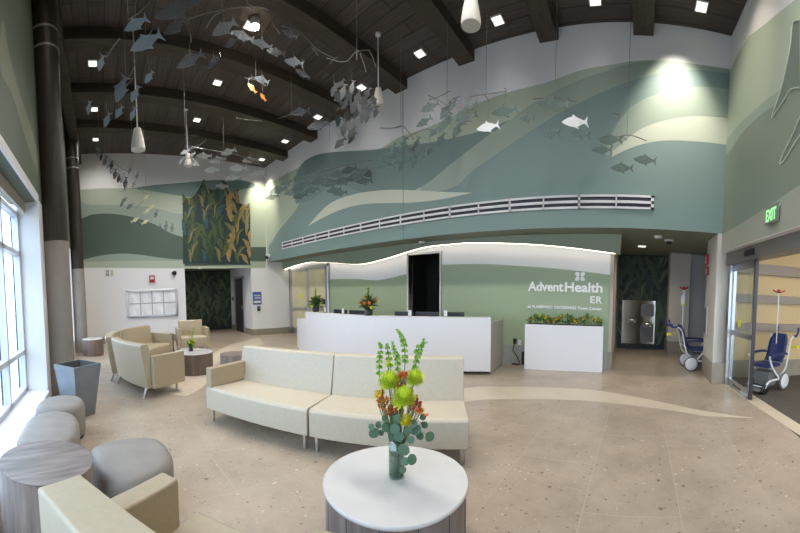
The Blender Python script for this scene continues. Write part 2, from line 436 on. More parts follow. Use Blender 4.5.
# fish-belly wave near the right corner, and the spotlit area above painted mid sage
band(2, .0050, [(606,154),(613,132),(630,108),(660,93),(695,87),(735,90)], [(735,118),(697,116.3),(670,119.4),(643,128),(622,142),(608,156)])
band(5, .0056, [(612,152),(625,140.6),(643,128),(670,119.4),(697,116.3),(726.4,118),(733,119)], [(733,146),(701.6,142),(661,141),(634,147),(612,157)])
# panel seams
for sx in (403,):
    a = pM(sx, 85)[0]
    mb.quad((a-.008, D-.006, SB), (a+.008, D-.006, SB), (a+.008, D-.006, 6.5), (a-.008, D-.006, 6.5), 6)
struct(mb, 'wall_back', [WHITE, SAGE_L, SAGE_M, TEAL, TEAL_D, SAGE_P, GREEN_D])

# ---- soffit slab over the recess and hall
mb = MB(); mb.box(-20, D+.002, SB-.001, 3.3, 12.2, SB+.15); struct(mb, 'ceiling_soffit', SOFFIT)

# ---- end wall (left), with alcove opening
uo0, uo1 = .68, 3.28          # opening along u
zo = 2.78
mb = MB()
mb.box(-1.1, -.15, 0, uo0, 0, zo, 0, ME); mb.box(uo1, -.15, 0, 7.4, 0, zo, 0, ME)
mb.box(-1.1, -.15, zo, 7.4, 0, 7.15, 0, ME)
def WE(off): return lambda p: ME @ V((p[0], off, p[1]))
def bandE(mi, off, up, low=None):
    u = smoothline([pE(*p) for p in up], 5)
    pts = u + (smoothline([pE(*p) for p in low], 5) if low else [])
    patch(mb, pts, mi, WE(off))
bandE(1, .002, [(60,191),(75.6,190),(103.8,188.4),(132,188.4),(154,188),(183,186),(239,186),(266,184)], [(266,268),(250,268),(183,268.5),(75,268),(60,268)])
bandE(4, .003, [(132,188.4),(154,185),(182.5,182.8),(215,180),(240,180),(255,184)], [(255,188),(240,190),(220,200),(182.5,196),(163,193),(145,190),(132,188.4)])
bandE(2, .003, [(60,196),(75.6,197.7),(87,204),(112,205),(140,206),(163,210),(183,214),(240,216),(258,210),(266,212)], [(266,262),(240,262),(183,261),(75,262),(60,262)])
bandE(6, .004, [(60,222),(78,220),(92.5,214.5),(112,213.7),(132,217),(154,224),(183,237),(250,246),(266,247)], [(266,261),(250,261),(182.5,259.5),(163,258),(140,254.8),(120.6,253.6),(98,256),(78.4,261),(60,264)])
bandE(1, .0045, [(251,192),(258,184),(266,184)], [(266,247),(251,247)])
# alcove: side walls, back, ceiling
ad = 2.9
mb.box(uo0-.15, -ad, 0, uo0, -.15, zo+.1, 0, ME); mb.box(uo1, -ad, 0, uo1+.15, -.15, zo+.1, 0, ME)
mb.box(uo0-.15, -ad-.1, 0, uo1+.15, -ad, zo+.1, 6, ME); mb.box(uo0-.1, -ad, zo, uo1+.1, -.15, zo+.1, 7, ME)
struct(mb, 'wall_left', [WHITE, SAGE_L, SAGE_M, TEAL, TEAL_D, SAGE_P, GREEN_D, SOFFIT])

# kelp murals -------------------------------------------------------
KC = [mat('kelp_deep', (.02, .045, .05), .6), mat('kelp_dark_green', (.035, .068, .03), .6), mat('kelp_olive', (.10, .12, .045), .6),
      mat('kelp_green', (.06, .105, .045), .6), mat('kelp_gold', (.42, .29, .10), .6), mat('kelp_teal', (.04, .10, .11), .6), mat('kelp_tan', (.28, .22, .10), .6)]
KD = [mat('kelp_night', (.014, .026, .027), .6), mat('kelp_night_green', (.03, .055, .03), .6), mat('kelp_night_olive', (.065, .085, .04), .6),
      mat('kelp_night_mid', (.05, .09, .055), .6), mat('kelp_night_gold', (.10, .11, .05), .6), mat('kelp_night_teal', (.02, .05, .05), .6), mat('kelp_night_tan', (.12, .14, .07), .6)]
def leaf2(x, z, L, w, ang, bend, n=9):
    l = []; r = []; px_, pz_ = x, z; a = ang
    for i in range(n + 1):
        t = i/n; ww = w*math.sin(PI*min(1, t*.92 + .08))**.8*(1 - .15*math.sin(t*9))
        a = ang + bend*math.sin(t*PI*1.7)
        nx, nz = -math.sin(a), math.cos(a)
        l.append((px_ + nx*ww/2, pz_ + nz*ww/2)); r.append((px_ - nx*ww/2, pz_ - nz*ww/2))
        px_ += math.cos(a)*L/n; pz_ += math.sin(a)*L/n
    return l + r[::-1][1:]
def kelp(mb, fn, x0, x1, z0, z1, seed, base, zmax=None, nst=6, gold=.65, s=1.0):
    rnd = random.Random(seed); k = 0
    def put(pts, mi, layer):
        pts = [(min(max(p[0], x0), x1), min(max(p[1], z0), (zmax(p[0]) if zmax else z1))) for p in pts]
        q = [pts[0]]
        for p in pts[1:]:
            if abs(p[0]-q[-1][0]) + abs(p[1]-q[-1][1]) > 1e-4: q.append(p)
        if len(q) > 3: patch(mb, q, mi, fn(.0015 + layer*.00022))
    for si in range(nst):
        sx = x0 + (x1-x0)*(si + .5 + rnd.uniform(-.2, .2))/nst; right = sx > x0 + (x1-x0)*gold if seed % 2 else sx < x0 + (x1-x0)*(1-gold)
        z = z0 + rnd.uniform(0, .1)
        amp = rnd.uniform(.05, .12); ph = rnd.uniform(0, 6)
        side = 1
        while z < z1 - .1:
            xx = sx + amp*math.sin(z*3 + ph)
            L = rnd.uniform(.5, .8)*s; w = rnd.uniform(.13, .19)*s
            ang = PI/2 - side*rnd.uniform(.25, .85)
            c = rnd.choice([4, 4, 6, 2, 4]) if right else rnd.choice([1, 2, 3, 1, 5, 2, 1, 3])
            put(leaf2(xx, z, L, w, ang, side*rnd.uniform(.3, .7)), base + c, k % 60)
            if rnd.random() < .55: put(leaf2(xx, z, L*.93, w*.32, ang, side*.45), base + (6 if right or rnd.random() < .35 else 3 if c != 3 else 2), 60 + k % 30)
            k += 1; z += rnd.uniform(.2, .3)*s; side = -side
        st = [(sx + amp*math.sin(t*3 + ph) , t) for t in np.arange(z0, z1, .12)]
# upper leafy mural panel, cut out along the leaf tips
outl = [(183,264),(182.5,193),(186,198),(192,197.7),(196,193),(199,189),(201,183),(204,179),(207,187),(211,190),(216,189.5),(219,184),(223,181),(226,183),(225,189),(231.7,194),(236,191),(238.5,188),(237,197),(239,203),(246,205),(249.7,203),(250,210),(250,264)]
oE = [pE(*p) for p in outl]
mb = MB(); mb.prism(oE, .006, .016, 0, ME @ Matrix(((1,0,0,0),(0,0,1,0),(0,1,0,0),(0,0,0,1))))
us = sorted(oE[1:-1], key=lambda p: p[0])
def zlim(u):
    for a, b in zip(us, us[1:]):
        if a[0] <= u <= b[0]:
            t = (u - a[0])/max(1e-6, b[0]-a[0]); return a[1] + (b[1]-a[1])*t - .01
    return 5.0
ua, ub = min(p[0] for p in oE) + .01, max(p[0] for p in oE) - .01; za, zb_ = min(p[1] for p in oE) + .01, max(p[1] for p in oE)
kelp(mb, lambda off: (lambda p: ME @ V((p[0], .016 + off*1.4, p[1]))), ua, ub, za, zb_, 4, 0, zlim, 8, .70, 1.0)
t = mb.build('kelp_mural', KC); tag(t, 'tall kelp panel with gold and olive leaves and a leafy top edge, above the alcove', 'mural')
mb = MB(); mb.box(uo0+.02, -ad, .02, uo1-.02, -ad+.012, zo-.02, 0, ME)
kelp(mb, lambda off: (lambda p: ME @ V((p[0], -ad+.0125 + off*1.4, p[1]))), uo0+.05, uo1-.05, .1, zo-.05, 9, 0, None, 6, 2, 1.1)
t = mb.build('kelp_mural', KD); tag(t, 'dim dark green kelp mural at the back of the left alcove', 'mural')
# slim metal strip at the alcove head
mb = MB(); mb.box(uo0, -.02, zo-.03, uo1, .012, zo+.03, 0, ME); mb.box(uo0, .012, zo-.005, uo1, .02, zo+.005, 1, ME); struct(mb, 'trim_2', [mat('dark_channel', (.05, .055, .05), .5), GREYM])
# baseboards along the end wall and recess
mb = MB(); mb.box(-1.0, 0, 0, uo0, .02, .24, 0, ME); struct(mb, 'baseboard_left', BASEB)
mb = MB(); mb.box(uo1, 0, 0, 7.3, .02, .24, 0, ME); struct(mb, 'baseboard_window_corner', BASEB)
mb = MB(); mb.box(uo0, -ad, 0, uo0+.02, -.0, .24, 0, ME); struct(mb, 'baseboard_alcove', BASEB)
# door in the side wall of the alcove
mb = MB()
mb.box(uo0, -2.2, 0, uo0+.06, -2.1, 2.4, 0, ME); mb.box(uo0, -1.0, 0, uo0+.06, -.9, 2.4, 0, ME); mb.box(uo0, -2.2, 2.3, uo0+.06, -.9, 2.4, 0, ME)
d = struct(mb, 'door_1', ALU)
mb = MB(); mb.box(uo0+.005, -2.1, .01, uo0+.03, -1.0, 2.3, 0, ME); struct(mb, 'door_leaf', mat('dark_door', (.035, .032, .03), .5), d)
mb = MB(); mb.box(uo0+.03, -1.15, 1.0, uo0+.07, -1.05, 1.14, 0, ME); struct(mb, 'door_handle', CHROME, d)

# interior window on the end wall
a = pE(126, 289); b_ = pE(178, 316)
wa, wb, wz1, wz0 = b_[0], a[0], (a[1] + pE(178,289)[1])/2, b_[1]
mb = MB(); fw = .09
mb.box(wa, 0, wz0, wb, .05, wz0+fw, 0, ME); mb.box(wa, 0, wz1-fw, wb, .05, wz1, 0, ME); mb.box(wa, 0, wz0, wa+fw, .05, wz1, 0, ME); mb.box(wb-fw, 0, wz0, wb, .05, wz1, 0, ME)
w2 = struct(mb, 'window_2', ALU_P, bevel=.005)
PANE = mat('obscure_pane', (.85, .87, .92), .15, var=.13, scale=2.2, stretch=(2, 2, 1.2))
mb = MB(); mb.box(wa+fw, .004, wz0+fw, wb-fw, .012, wz1-fw, 0, ME); struct(mb, 'window_pane', PANE, w2)
mb = MB()
for i in range(1, 4):
    u = wa + fw + (wb-wa-2*fw)*i/4; mb.box(u-.02, .012, wz0+fw, u+.02, .026, wz1-fw, 0, ME)
zm = (wz0 + wz1)/2; mb.box(wa+fw, .012, zm-.02, wb-fw, .024, zm+.02, 0, ME)
struct(mb, 'window_grille', mat('mullion_grey', (.42, .43, .46), .5), w2)

# ---- recess back wall / sign wall (Y = YB)
YB = 7.35
ox0, ox1, oz1 = -5.86, -4.84, 2.62
mb = MB()
mb.box(-13.2, YB, 0, ox0, YB+.15, SB, 0); mb.box(ox1, YB, 0, -.63, YB+.15, SB, 0); mb.box(ox0, YB, oz1, ox1, YB+.15, SB, 0)
def WB(off): return lambda p: (p[0], YB - off, p[1])
low = [pM(*p, Y=YB) for p in [(332,279),(355,279),(380,280),(407,274)]]
sl = smoothline([(-9.33, 2.08)] + low[1:] , 6)
patch(mb, sl + [(ox0, 0), (-9.33, 0)], 1, WB(.002))
rl = smoothline([pM(*p, Y=YB) for p in [(441,265),(480,264),(520,266),(560,269),(611,275)]], 6)
rl[-1] = (-.631, rl[-1][1]); patch(mb, rl + [(-.631, 0.42), (ox1, .42)], 1, WB(.002))
mb.box(ox1, YB-.01, 0, -.63, YB, .42, 2)
struct(mb, 'wall_sign', [WHITE, SIGNGREEN, mat('grey_base_panel', (.34, .35, .33), .5)])
mb = MB(); mb.prism([(-.64, YB-.002), (-.56, YB-.002), (-.68, 10.5), (-.77, 10.5)], 0, SB, 0); mb.box(-.645, YB-.015, 0, -.55, YB+.02, .4, 1); mb.prism([(-.6, YB), (-.545, YB), (-.665, 10.5), (-.72, 10.5)], 0, .3, 1)
struct(mb, 'wall_hall_left', [mat('tan_wall', (.50, .44, .38), .6), BASEB])
# frame of the opening + dim room behind
mb = MB(); fw = .06
mb.box(ox0-fw, YB-.03, 0, ox0, YB+.16, oz1+fw); mb.box(ox1, YB-.03, 0, ox1+fw, YB+.16, oz1+fw); mb.box(ox0, YB-.03, oz1, ox1, YB+.16, oz1+fw)
struct(mb, 'door_2', mat('pale_door_frame', (.5, .5, .5), .4, .3), bevel=.004)
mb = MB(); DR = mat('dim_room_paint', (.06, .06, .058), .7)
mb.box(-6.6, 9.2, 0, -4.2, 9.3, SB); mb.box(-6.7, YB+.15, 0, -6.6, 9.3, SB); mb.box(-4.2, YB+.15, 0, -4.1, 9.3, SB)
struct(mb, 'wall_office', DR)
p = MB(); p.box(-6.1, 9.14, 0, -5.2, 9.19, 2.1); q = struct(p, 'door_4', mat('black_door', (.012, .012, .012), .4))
# double glass door in the left of the recess
dx0, dx1 = -11.95, -9.33
mb = MB(); fz = 2.6; fw = .12
mb.box(dx0, YB-.05, 0, dx0+fw, YB+.0, fz+.06); mb.box(dx1-fw, YB-.05, 0, dx1, YB, fz+.06); mb.box(dx0, YB-.05, fz-.06, dx1, YB, fz+.06)
gd = struct(mb, 'door_3', ALU, bevel=.004)
mid = (dx0 + dx1)/2
TANG = mat('tan_obscure_glass', (.66, .60, .38), .18, var=.12, scale=1.2)
for (a, b) in ((dx0+fw, mid), (mid, dx1-fw)):
    m2 = MB(); s_ = .07
    m2.box(a, YB-.045, .02, a+s_, YB-.01, fz-.06); m2.box(b-s_, YB-.045, .02, b, YB-.01, fz-.06); m2.box(a, YB-.045, .02, b, YB-.01, .25); m2.box(a, YB-.045, fz-.14, b, YB-.01, fz-.06)
    lf = struct(m2, 'door_leaf', ALU, gd)
    m3 = MB(); m3.box(a+s_, YB-.03, .25, b-s_, YB-.02, fz-.14); struct(m3, 'glass', TANG, lf)
    m4 = MB(); m4.box(a+.1, YB-.1, 1.0, b-.1, YB-.05, 1.06); struct(m4, 'push_bar', ALU, lf)
m4 = MB(); m4.box(-11.2, YB-.036, 1.42, -11.02, YB-.031, 1.60); tag(struct(m4, 'door_sticker', YELLOWP, gd), None)
m4 = MB(); m4.box(-9.66, YB-.1, 1.22, -9.56, YB-.05, 1.4); struct(m4, 'door_handle', BLACKP, gd)

# wavy bulkhead with light strip
cv = [(-11.95, 2.60), (-11.2, 2.68), (-10.2, 2.73), (-9.4, 2.66), (-8.41, 2.56), (-7.48, 2.47), (-6.46, 2.57), (-5.25, 2.76), (-4.4, 2.79), (-3.81, 2.785), (-2.58, 2.71), (-1.69, 2.63), (-.53, 2.50)]
cs = smoothline(cv, 8)
mb = MB()
pts = cs + [(-.42, 2.49), (-.40, SB), (-11.95, SB)]
mb.prism(pts, -7.12, -7.02, 0, Matrix(((1,0,0,0),(0,0,-1,0),(0,1,0,0),(0,0,0,1))))
mb.box(-.56, 7.121, 2.5, -.425, YB+.05, SB-.002)
struct(mb, 'soffit_bulkhead', BOARDP)
mb = MB(); vs = []; fs = []
for (x, z) in cs: vs += [(x, 7.125, z-.004), (x, 7.19, z-.004), (x, 7.125, z+.018), (x, 7.19, z+.018)]
for i in range(len(cs)-1):
    a = i*4; b = a+4
    fs += [(a, b, b+1, a+1), (a+2, a+3, b+3, b+2), (a, a+2, b+2, b), (a+1, b+1, b+3, a+3)]
mb.add(vs, fs)
t = mb.build('cove_light_strip', LED); tag(t, 'long glowing warm strip light following the wavy bulkhead above the reception desk', 'light')

# ---- hall at the right: back wall with mural, wing walls
mb = MB(); mb.box(-.8, 10.45, 0, .95, 10.6, SB); struct(mb, 'wall_hall_back', GREEN_D)
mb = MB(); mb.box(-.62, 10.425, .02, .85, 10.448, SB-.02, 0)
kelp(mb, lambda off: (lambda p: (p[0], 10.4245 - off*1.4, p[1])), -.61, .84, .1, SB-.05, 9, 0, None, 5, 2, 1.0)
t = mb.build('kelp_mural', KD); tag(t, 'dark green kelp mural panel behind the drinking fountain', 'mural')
mb = MB(); mb.box(.85, 9.62, 0, 1.42, 10.6, SB, 0); mb.box(.84, 9.60, 0, 1.42, 9.62, .38, 1); mb.box(.83, 9.60, 0, .85, 10.5, .38, 1)
struct(mb, 'wall_hall_right', [mat('pale_tan_wall', (.56, .52, .47), .6), BASEB])
mb = MB(); mb.box(1.42, 9.75, 0, 2.9, 9.9, SB); mb.box(2.8, 7.2, 0, 2.95, 9.9, SB); struct(mb, 'wall_niche', mat('grey_wall', (.42, .42, .42), .6))
# pillar between hall and sliding door
mb = MB(); mb.box(1.44, D, 0, 1.80, 7.35, SB+.1, 0); mb.box(1.43, D-.012, 0, 1.80, D, .42, 1); mb.box(1.428, D-.012, 0, 1.44, 7.36, .42, 1)
struct(mb, 'pillar_right', [mat('pillar_paint', (.62, .60, .56), .6), BASEB], bevel=.004)

# ---- right wall with mural, above the sliding door
hz0, hz1 = 2.30, 2.52
mb = MB(); mb.box(-.001, -.15, hz1, 7.6, 0, 7.15, 0, MR); mb.box(4.6, -.15, 0, 7.6, 0, hz1, 0, MR)
def WR(off): return lambda p: MR @ V((p[0], off, p[1]))
def bandR(mi, off, up, low):
    patch(mb, smoothline([pR(*p) for p in up], 5) + smoothline([pR(*p) for p in low], 5), mi, WR(off))
r0 = pR(732, 67.6)[1]
Ub = 6.9
patch(mb, [(0, r0), (.4, r0+.05), (.9, r0+.02), (1.6, r0-.25), (2.6, r0-.6), (4, r0-.9), (Ub, r0-1.1), (Ub, 2.55), (0, 2.55)], 2, WR(.002))
patch(mb, smoothline([pR(725,142), pR(737,127), pR(749,115), pR(769,98), pR(789,84)], 5) + [(4, 5.6), (Ub, 5.8), (Ub, 2.55), (0, 2.55)], 1, WR(.003))
g0 = smoothline([(0, 4.35), pR(731,150), pR(745,130), pR(765,112), pR(789,98)], 5)
patch(mb, g0 + [(4, 5.2), (Ub, 5.2), (Ub, 3.2), (3.0, 3.02), (1.8, 2.92), (.8, 2.88), (0, 2.87)], 4, WR(.004))
patch(mb, [(0, 2.86), (.8, 2.87), (1.8, 2.91), (3, 3.01), (Ub, 3.19), (Ub, 2.53), (0, 2.53)], 3, WR(.0045))
struct(mb, 'wall_right', [WHITE, SAGE_M, SAGE_L, mat('sage_grey_paint', (.36, .375, .31), .6), mat('mural_olive_sage', (.22, .265, .215), .55)])
# big outlined fish tail painted on the right wall
TAILM = mat('tail_fill', (.16, .20, .165), .6); TAILL = mat('tail_outline', (.62, .66, .58), .5)
mb = MB()
def outline(px, off, closed=True):
    P = smoothline([pR(*p) for p in px], 5)
    patch(mb, P, 0, WR(off))
    mb.tube([WR(off+.004)(p) for p in P], .010, 5, 1)
outline([(800,20),(793.5,24),(791,45),(787,67.6),(781,92),(774,112),(772.5,118),(778,110),(786,98),(791,90),(800,88)], .006)
outline([(806,112),(800,119),(793,136),(784,154),(780.5,164),(786,159),(795,144),(806,128)], .006)
t = mb.build('fish_tail_mural', [TAILM, TAILL]); tag(t, 'large outlined fish tail painted on the green wall above the sliding door', 'mural')

# ---- vestibule
mb = MB()
mb.box(1.80, 6.9, 0, 5.5, 7.2, 3.6, 0); mb.box(5.4, 1.0, 0, 5.5, 6.9, 3.6, 0)
struct(mb, 'wall_vestibule', VYEL)
mb = MB()
for (za, zb2) in ((2.2, 2.42), (1.60, 1.77), (1.0, 1.16)): mb.box(1.9, 6.82, za, 5.4, 6.9, zb2)
struct(mb, 'trim_3', TAUPE, bevel=.005)
mb = MB(); mb.box(1.85, 6.87, 0, 5.4, 6.9, .36); struct(mb, 'baseboard_vestibule', BASEB)
mb = MB(); mb.box(1.76, 1.0, 3.3, 5.5, 6.9, 3.4); struct(mb, 'ceiling_vestibule', mat('vestibule_ceiling', (.75, .70, .62), .6))

# ---- sliding door: header, frame, leaf
dpar = empty('sliding_door', MR @ V((.0, -.22, 0)), 0); dpar['kind'] = 'structure'; dpar.name = 'door_5'
inv = Matrix.Translation(-dpar.location)
MRd = inv @ MR
mb = MB(); mb.box(.0, -.34, hz0, 4.7, -.10, hz1, 0, MRd); struct(mb, 'door_header', GREYM, dpar, bevel=.006)
mb = MB(); mb.box(-.02, -.30, 0, .10, -.16, hz0, 0, MRd); struct(mb, 'door_jamb', ALU, dpar, bevel=.004)
mb = MB(); s_ = .055
l0, l1 = .10, 1.12
mb.box(l0, -.27, .02, l0+s_, -.22, hz0, 0, MRd); mb.box(l1-s_, -.27, .02, l1, -.22, hz0, 0, MRd); mb.box(l0, -.27, .02, l1, -.22, .14, 0, MRd); mb.box(l0, -.27, hz0-.12, l1, -.22, hz0, 0, MRd); mb.box(l0, -.27, .98, l1, -.22, 1.07, 0, MRd)
lf = struct(mb, 'door_leaf', ALU, dpar, bevel=.003)
mb = MB(); mb.box(l0+s_, -.25, .14, l1-s_, -.243, .98, 0, MRd); mb.box(l0+s_, -.25, 1.07, l1-s_, -.243, hz0-.12, 0, MRd); struct(mb, 'glass', GLASS, lf)
mb = MB(); mb.box(l1, -.275, .02, l1+.03, -.215, hz0, 0, MRd); struct(mb, 'door_seal', BLACKP, lf)
mb = MB(); Mx = MRd @ Matrix.Translation((.50, -.239, 1.22)) @ Matrix.Rotation(-PI/2, 4, 'X')
mb.lathe([(.075, 0), (.075, .003)], 20, 0, Mx); mb.box(.85, -.24, 1.0, .93, -.237, 1.04, 1, MRd); mb.box(.68, -.24, 1.0, .76, -.237, 1.04, 1, MRd); struct(mb, 'door_sticker', [YELLOWP, REDP], lf)
mb = MB()
for k in range(9): mb.box(.35+k*.045, -.2195, .055, .35+k*.045+.03, -.2175, .095, 0, MRd)
struct(mb, 'lettering', BLACKP, lf)
mb = MB(); p0 = pR(758, 243, -.1); mb.box(1.0, -.10, hz0+.06, 1.35, -.06, hz0+.15, 0, MRd); struct(mb, 'motion_sensor', BLACKP, dpar, bevel=.01)

# ---- window wall (camera side)
YW = -.90; YG = -1.27; zh = 3.2; zs = .28; xw0, xw1 = -5.2, 1.2
mb = MB()
mb.box(-13.2, YG-.06, 0, xw0, YW, .4, 0); mb.box(-13.2, YG-.06, 3.2, xw0, YW, 7.2, 0); mb.box(-13.2, YG-.06, .4, -10.5, YW, 3.2, 0); mb.box(-6.3, YG-.06, .4, xw0, YW, 3.2, 0)
mb.box(xw0, YW-.45, zh, 2.3, YW, 7.2, 1)
mb.box(xw0, YG-.05, 0, xw1, YW-.02, zs-.04, 0); mb.box(xw1, YW-.9, 0, 2.3, YW, zh, 0)
GA = [( -12, 6.8), (-6, 5.2), (-4.4, 4.3), (-3.2, 3.2)]
patch(mb, [(-13, 6.7), (-6, 6.7), (-3, 6.7), (2.2, 6.7), (2.2, zh+.03), (-5.2, zh+.03), (-13, 3.25)], 1, lambda p: (p[0], YW+.003, p[1]))
patch(mb, smoothline([(hit(x, y, (0, YW, 0), (0, 1, 0)).x, hit(x, y, (0, YW, 0), (0, 1, 0)).z) for x, y in ((2,20),(9,55),(20,95),(30,125),(37,152),(38,175),(34,165),(25,138),(12,95),(0,70))], 5, True), 2, lambda p: (p[0], YW+.005, p[1]))
struct(mb, 'wall_window', [WHITE, GREEN_W, mat('olive_wave', (.22, .245, .17), .55)])
mb = MB(); mb.box(xw0, YW-.02, zh-.02, 1.2, YW+.015, zh+.09); struct(mb, 'trim_4', WHITE)
mb = MB(); mb.box(xw0, YG, zs-.04, xw1, YW+.03, zs); struct(mb, 'windowsill', WHITE2, bevel=.004)
mb = MB(); fx = -4.47
xs = [xw0 + .03, -4.25, -3.1, -2.0, -.9, .2, 1.17]
for x in xs: mb.box(x-.03, YG-.05, zs, x+.03, YG+.05, zh-.1)
for z in (zs, .86, 2.38, zh-.22): mb.box(xw0, YG-.05, z, xw1, YG+.05, z+.07)
w1 = struct(mb, 'window_1', ALU_P, bevel=.004)
mb = MB()
for x in xs: mb.box(x-.022, YG-.075, zs, x+.022, YG-.05, zh-.1)
struct(mb, 'frame_outer', mat('dark_frame', (.02, .025, .035), .4), w1)
mb = MB(); mb.box(xw0, YG-.005, zs+.05, xw1, YG+.003, zh-.12); struct(mb, 'window_pane', GLASS_W, w1)
mb = MB(); mb.box(xw0+.02, YG+.13, zh-.17, xw1, YG+.17, zh-.005); t = mb.build('roller_shade', mat('beige_shade', (.48, .43, .38), .7)); tag(t, 'beige roller shade drawn up at the head of the tall window', 'shade')
mb = MB(); mb.box(-60, -80, -.3, 60, -1.75, -.25); struct(mb, 'ground_outside', mat('pale_paving', (.42, .44, .46), .8, var=.1, scale=.6))
mb = MB(); mb.box(3, -9, -.25, 60, -8, 0); 

mb = MB()
for x in (-10.47, -9.45, -8.4, -7.35, -6.33): mb.box(x-.03, YG-.05, .4, x+.03, YG+.03, 3.2)
for z in (.4, 1.16, 2.45, 3.13): mb.box(-10.5, YG-.05, z, -6.3, YG+.03, z+.07)
w3 = struct(mb, 'window_3', ALU_P, bevel=.004)
mb = MB(); mb.box(-10.5, YG-.005, .4, -6.3, YG+.003, 3.2); struct(mb, 'window_pane', GLASS_W, w3)
# ---- columns
for (cx, lab) in ((-5.75, 'near'), (-10.9, 'far')):
    mb = MB(); r = .232
    mb.lathe([(r+.006, 0), (r+.006, 2.64)], 40, 0); mb.lathe([(r-.002, 2.64), (r-.002, 6.7)], 40, 1)
    for z in (6.05, 5.75): mb.lathe([(r+.002, z), (r+.012, z+.008), (r+.012, z+.03), (r+.002, z+.038)], 40, 2, cap=False)
    struct(mb, 'column_round', [CONC, COLW, mat('band_metal', (.3, .3, .28), .4, .6)], loc=(cx, -.745, 0))
# ================================================================== CEILING FIXTURES
rows = {5.9: [-11.37, -9.7, -7.91, -6.15, -4.4, -2.66, -.91, .87], 2.98: [-9.75, -7.95, -6.1, -4.4, -2.66, -.91, .87], .05: [-11.5, -9.7, -7.85, -4.4, -2.66, -.91, .87]}
rown = {5.9: 'along the mural wall', 2.98: 'in the middle row', .05: 'in the row by the columns'}
bayn = {-11: 'bay nearest the kelp panel', -9: 'second bay from the end wall', -7: 'third bay from the end wall', -6: 'fourth bay from the end wall', -4: 'fifth bay from the end wall', -2: 'third bay from the sliding door', 0: 'second bay from the sliding door', 1: 'bay nearest the sliding door'}
def bay(x):
    for lim, k in ((-10.5, -11), (-8.9, -9), (-7, -7), (-5.3, -6), (-3.5, -4), (-1.8, -2), (0, 0)):
        if x < lim: return bayn[k]
    return bayn[1]
fr = MB(); fr.box(-.12, -.12, -.02, .12, .12, .01)
sl_ = math.atan(.067)
for y, xsr in rows.items():
    for x in xsr:
        z = zc(y)
        t = empty('ceiling_light', (x, y, z - .003), 0, 'square ceiling light %s, %s' % (rown[y], bay(x)), 'ceiling light', 'square ceiling downlights')
        t.rotation_euler = (-sl_, 0, 0)
        f = MB(); f.box(-.105, -.105, -.02, .105, .105, .01); f.build('frame', WHITEP, t)
        f = MB(); f.box(-.085, -.085, -.024, .085, .085, -.0195); f.build('diffuser', LAMPW, t)
        spot('downlight_lamp', (x, y, z - .05), (22 if y > 5 else 340 if y > 2 else 50)*((3.8 if x < -10.5 else 2.6 if x < -9 else 1) if y < 5 else 1), 1.9 if y > 5 else 2.75, 1.0, (1, .94, .88), r=.35)
# bright spotlight
lp = V((-5.93, 3.0, zc(3.0)))
t = empty('ceiling_light', lp, 0, 'brightest round spotlight glaring at the dark ceiling above the hanging fish', 'ceiling light')
f = MB(); f.lathe([(.08, 0), (.095, -.02), (.095, -.10), (.085, -.14)], 20); f.build('housing', WHITEP, t)
f = MB(); f.lathe([(.0, -.15), (.085, -.15), (.085, -.141), (.0, -.14)], 20); f.build('diffuser', mat('spot_glow', (1, .9, .7), .5, emit=(1, .86, .6), es=90), t)
spot('spot_lamp', lp + V((0, 0, -.16)), 160, 1.8, .9)

# pendants: conical white fixtures on rods
def pendant(px_top, zt, px_bot, px_lamp, label, r=.11, hb=.34, rod=True):
    top = fl(px_top[0], px_top[1], zt); rr = math.hypot(top.x, top.y)
    zb = atd(px_bot[0], px_bot[1], rr).z
    t = empty('pendant_speaker', (top.x, top.y, zb), 0, label, 'pendant', 'white pendants hanging from the ceiling')
    f = MB(); f.lathe([(r*.35, hb), (r*.5, hb*.97), (r*.78, hb*.55), (r, hb*.12), (r, 0)], 28, cap=True); f.build('shade', mat('pendant_white', (.70, .68, .62), .45), t)
    f = MB(); f.lathe([(0, -.006), (r*.86, -.006), (r*.93, 0)], 28); f.build('grille', mat('pendant_grille', (.50, .48, .44), .6), t)
    f = MB(); f.tube([(0, 0, hb), (0, 0, zc(top.y) - zb)], .012, 8); f.build('rod', WHITEP, t)
    f = MB(); f.lathe([(.05, 0), (.05, .05)], 16, M=Matrix.Translation((0, 0, zc(top.y) - zb - .04))); f.build('canopy', WHITEP, t)
    return t
pendant((133, 27), 6.9, (138, 150), 0, 'white bell pendant hanging in front of the left end wall, nearer of the two there', .14, .42)
pendant((186, 108), 6.8, (189, 166), 0, 'white bell pendant hanging above the kelp panel', .11, .34)
pendant((378, 32), 6.65, (379, 106), 0, 'small white bell pendant against the top of the mural wall', .11, .34)
# the big one overhead
t = empty('pendant_speaker', (-2.15, 3.95, 4.98), 0, 'large white bell pendant close overhead, by the ceiling beams', 'pendant', 'white pendants hanging from the ceiling')
f = MB(); f.lathe([(.04, .40), (.06, .39), (.10, .22), (.128, .05), (.12, 0)], 28); f.build('shade', MATS['pendant_white'], t)
f = MB(); f.lathe([(0, -.004), (.10, -.004), (.118, 0)], 28); f.build('grille', MATS['pendant_grille'], t)
f = MB(); f.tube([(0, 0, .4), (0, 0, zc(3.95) - 4.98)], .012, 8); f.build('rod', WHITEP, t)

